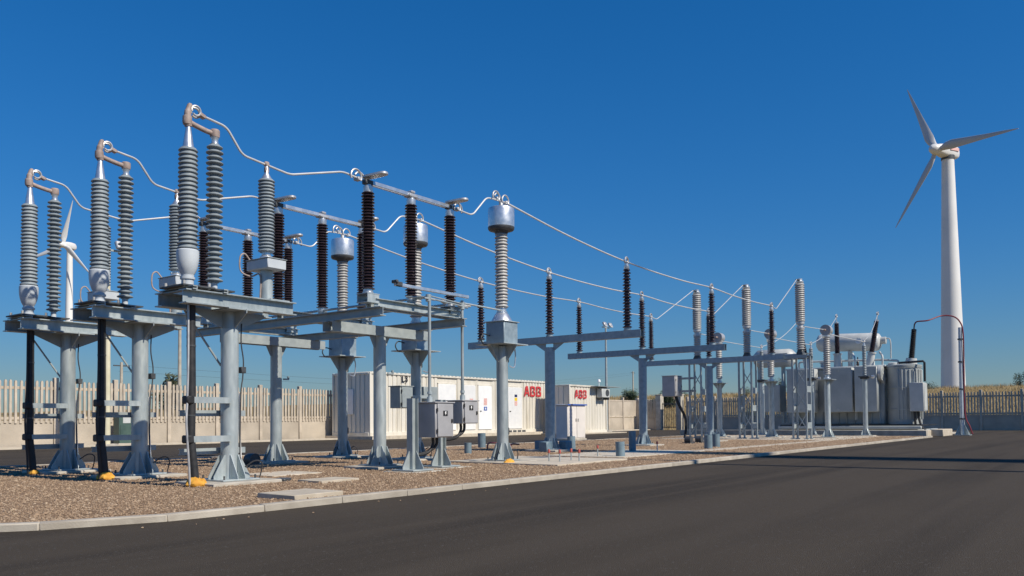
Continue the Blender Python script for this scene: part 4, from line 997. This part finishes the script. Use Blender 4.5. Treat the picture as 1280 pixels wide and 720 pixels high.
def turbine(label, hub, yaw, tilt, ph, L, rb, rt, zb, redmark, wide=1.0):
    """hub = rotor centre; yaw/tilt = direction the rotor faces"""
    n = Vector((cos(yaw)*cos(tilt), sin(yaw)*cos(tilt), sin(tilt)))
    nh = Vector((cos(yaw), sin(yaw), 0)); off = L*.19
    base = Vector(hub)-nh*off; base.z = zb
    t = thing('wind_turbine', label, 'wind turbine', base, 'wind turbines'); H = hub[2]-zb
    obj('tower', MB().lathe([(rb, 0), (rb+(rt-rb)*.5, H*.5), (rt, H-L*.055)], n=32), 'turb', t)
    e1 = Vector((0, 0, 1)).cross(n).normalized(); e2 = n.cross(e1); rc = nh*off+Vector((0, 0, H))
    sec = [(.10, .04), (.05, .062), (-.04, .082), (-.14, .088), (-.24, .082), (-.29, .05)]
    b = MB(); vs = []; fs = []; m = 16
    for a, r in sec:
        for i in range(m):
            q = 2*pi*i/m; sx = math.copysign(abs(cos(q))**.6, cos(q)); sy = math.copysign(abs(sin(q))**.6, sin(q))
            vs.append(rc+n*(a*L-.06*L)+e1*(r*L*.8*sx)+e2*(r*L*sy*.95+.01*L))
    for k in range(len(sec)-1): fs += [(k*m+i, (k+1)*m+i, (k+1)*m+(i+1) % m, k*m+(i+1) % m) for i in range(m)]
    fs += [tuple(range(m)), tuple(range((len(sec)-1)*m, len(sec)*m))[::-1]]
    b.add(vs, fs); nac = obj('nacelle', b, 'turb', t)
    obj('yaw_ring', MB().cyl((0, 0, H-L*.10), (0, 0, H-L*.055), rt*1.12, n=24), 'dark', nac)
    if redmark:
        for s in (1, -1): obj('marking', MB().box(rc-n*(.22*L)+e1*(s*.068*L)+e2*(.03*L), (.14*L, .02*L, .035*L), 0, rz=yaw), 'pink', nac)
    obj('hub', MB().lathe([(.062*L, -.02*L), (.065*L, .03*L), (.05*L, .08*L), (.02*L, .105*L)], rc, 20, n), 'turb', t)
    bm = blade_mesh(L, L*wide).mesh('blade', 'blade' if redmark else 'turb', 60)
    for k in range(3):
        a = ph+k*2*pi/3; d = e1*cos(a)+e2*sin(a); x = d.cross(n).normalized()
        o = obj('blade', bm, None, t, rc); o.rotation_mode = 'QUATERNION'
        o.rotation_quaternion = Matrix((x, n, d)).transposed().to_quaternion() if Matrix((x, n, d)).transposed().determinant() > 0 else Matrix((-x, n, d)).transposed().to_quaternion()
    return t
turbine('white wind turbine with red marked nacelle towering beyond the transformer', (135.46, 12.93, 40.43), rad(152), rad(4), rad(116), 12.4, 1.78, .83, 0, True, 1.05)
turbine('small far white wind turbine beyond the picket fence', (101.62, 211.63, 47.03), rad(203), rad(0), rad(76), 11.8, 1.25, .70, 0, False, 1.35)

# mast across the road that throws the long shadow
t = thing('tubular_mast', 'tall pale tubular mast whose long shadow crosses the asphalt road', 'mast', (17.6+46.8*math.tan(SUN_AZ), -50, 0))
obj('shaft', MB().lathe([(.95, 0), (.8, 25), (.62, 50)], n=24), 'turb', t); obj('base_flange', MB().lathe([(1.3, 0), (1.3, .2), (1.0, .25)], n=24), 'concrete', t)
lamp_pole((14.3+12*math.tan(SUN_AZ), -17, 0), 16, 'tall floodlight pole across the road whose thin shadow crosses it', .13, 2, 'galv')

# ------------------------------------------------------------------ trees, far pole, field grass
def tree(loc, h, w, label, m='leaf', n=1400, trunk=.35, seed=1, sparse=1.):
    r = random.Random(seed); t = thing('tree', label, 'tree', (*loc, terr(*loc)-.05), 'trees beyond the fence')
    tb = MB().tube([(0, 0, -.2), (.03*w, 0, h*.3), (-.03*w, .02*w, h*.65), (0, 0, h*.9)], [.045*h, .035*h, .02*h, .006*h], 8)
    clumps = []
    for k in range(13):
        a = r.uniform(0, 2*pi); q = sqrt(r.random()); z = r.uniform(trunk, .95)
        prof = max(.25, 1-abs((z-trunk-.25*(1-trunk))/(1-trunk))**1.5*.9)
        c = Vector((q*w/2*prof*cos(a), q*w/2*prof*sin(a), z*h)); clumps.append((c, r.uniform(.16, .30)*w*sparse))
        tb.tube([(0, 0, h*r.uniform(.25, .5)), c*.6+Vector((0, 0, h*.15)), c], [.014*h, .009*h, .003*h], 5)
    obj('trunk', tb, 'bark', t); vs = []; fs = []
    for i in range(n):
        c, s = clumps[i % 13]; d = Vector((r.gauss(0, 1), r.gauss(0, 1), r.gauss(0, .8))); d = d.normalized()*s*r.random()**.45
        p = c+d; L = r.uniform(.03, .055)*max(h, w*.8)*.9; u = Vector((r.gauss(0, 1), r.gauss(0, 1), r.gauss(0, 1))).normalized(); v = u.orthogonal().normalized()
        k = len(vs); vs += [p-u*L, p+v*L*.45, p+u*L, p-v*L*.45]; fs.append((k, k+1, k+2, k+3))
    b = MB(); b.add(vs, fs); obj('crown', b, m, t)
    return t
tree((83.3, 36.3), 2.1, 2.5, 'round dark bushy tree beyond the fence beside the short container', 'leaf', 4200, .02, 3)
tree((85.6, 32.0), 1.8, 3.0, 'wide dark tree beyond the gate pillars', 'leaf', 4200, .02, 4)
tree((80.0, 31.6), 1.5, 2.0, 'small dark bush between the two larger bushes beyond the gate', 'leaf', 2400, .0, 14)
tree((108.8, 27.8), 2.3, 2.6, 'thin sparse small tree on the dry field crest', 'leaf2', 420, .25, 5, .8)
tree((104, 30.6), 1.2, 2.4, 'low dark bush on the dry field crest', 'leaf2', 900, .0, 8)
tree((114.5, .6), 1.5, 2.6, 'dark bushy tree on the field crest right of the large turbine', 'leaf', 2600, .0, 6)
tree((113.2, 10.9), .55, 2.6, 'low scrubby bush on the field crest left of the large turbine', 'leaf2', 900, .0, 9)
tree((64, 14.6), 1.1, 3.4, 'green scrub bush behind the fence near the gate', 'leaf', 2200, .0, 10)
tree((66, 11.9), 1.0, 3.0, 'second green scrub bush behind the fence', 'leaf2', 2000, .0, 11)
tree((79.2, 43.1), 1.0, 2.2, 'small dark bush far beyond the short container', 'leaf', 1800, .0, 12)
tree((21.2, 26.4), 3.05, 1.3, 'small olive leaved tree rising just above the picket fence', 'leaf2', 900, .55, 21)
# far power line
t = thing('utility_pole', 'thin far utility pole behind the picket fence', 'pole', (36.8, 60, .3))
obj('pole', MB().cyl((0, 0, 0), (0, 0, 5.7), .16, .11, n=10), 'concrete', t); obj('crossarm', MB().box((0, 0, 5.4), (1.4, .1, .1)), 'dark', t)
t = thing('utility_pole', 'thin far utility pole hidden behind the long container', 'pole', (150, 72, 0))
obj('pole', MB().cyl((0, 0, 0), (0, 0, 10.5), .18, .12, n=10), 'concrete', t); obj('crossarm', MB().box((0, 0, 10.2), (1.6, .1, .1)), 'dark', t)
for k in range(2):
    P = [(36.8+(150-36.8)*f, 60+12*f+(k-.5)*.9, 5.75+(10.3-5.75)*f-1.9*sin(pi*f)-.5*k) for f in np.linspace(0, 1, 24)]
    conductor('overhead_wire', ('upper' if k == 0 else 'lower')+' thin overhead wire between two far utility poles', P, .008, 'wire', smooth=False)
# dry grass beyond the right fence
def grass(N):
    th = rng.uniform(rad(-8), rad(34), N); d = 58+75*rng.random(N)**.8
    x = d*np.cos(th)*1.02; y = -9.3+d*np.sin(th)
    ok = x > 57; x, y = x[ok], y[ok]; n = len(x)
    z = np.array([terr(a, b) for a, b in zip(x, y)]); h = rng.uniform(.18, .5, n); a = rng.uniform(0, 2*pi, n); w = rng.uniform(.015, .03, n); lx = rng.normal(0, .12, n); ly = rng.normal(0, .12, n)
    v = np.zeros((n, 3, 3)); v[:, 0] = np.stack([x-w*np.cos(a), y-w*np.sin(a), z-.03], -1); v[:, 1] = np.stack([x+w*np.cos(a), y+w*np.sin(a), z-.03], -1); v[:, 2] = np.stack([x+lx, y+ly, z+h], -1)
    me = D.meshes.new('dry_grass'); me.vertices.add(3*n); me.vertices.foreach_set('co', v.ravel()); me.loops.add(3*n); me.loops.foreach_set('vertex_index', np.arange(3*n, dtype=np.int32))
    me.polygons.add(n); me.polygons.foreach_set('loop_start', np.arange(0, 3*n, 3, dtype=np.int32)); me.update(calc_edges=True); me.materials.append(MT['grass']); return me
o = obj('dry_grass', grass(45000), None); o['kind'] = 'stuff'; o['label'] = 'dry golden grass covering the field beyond the fence'; o['category'] = 'grass'
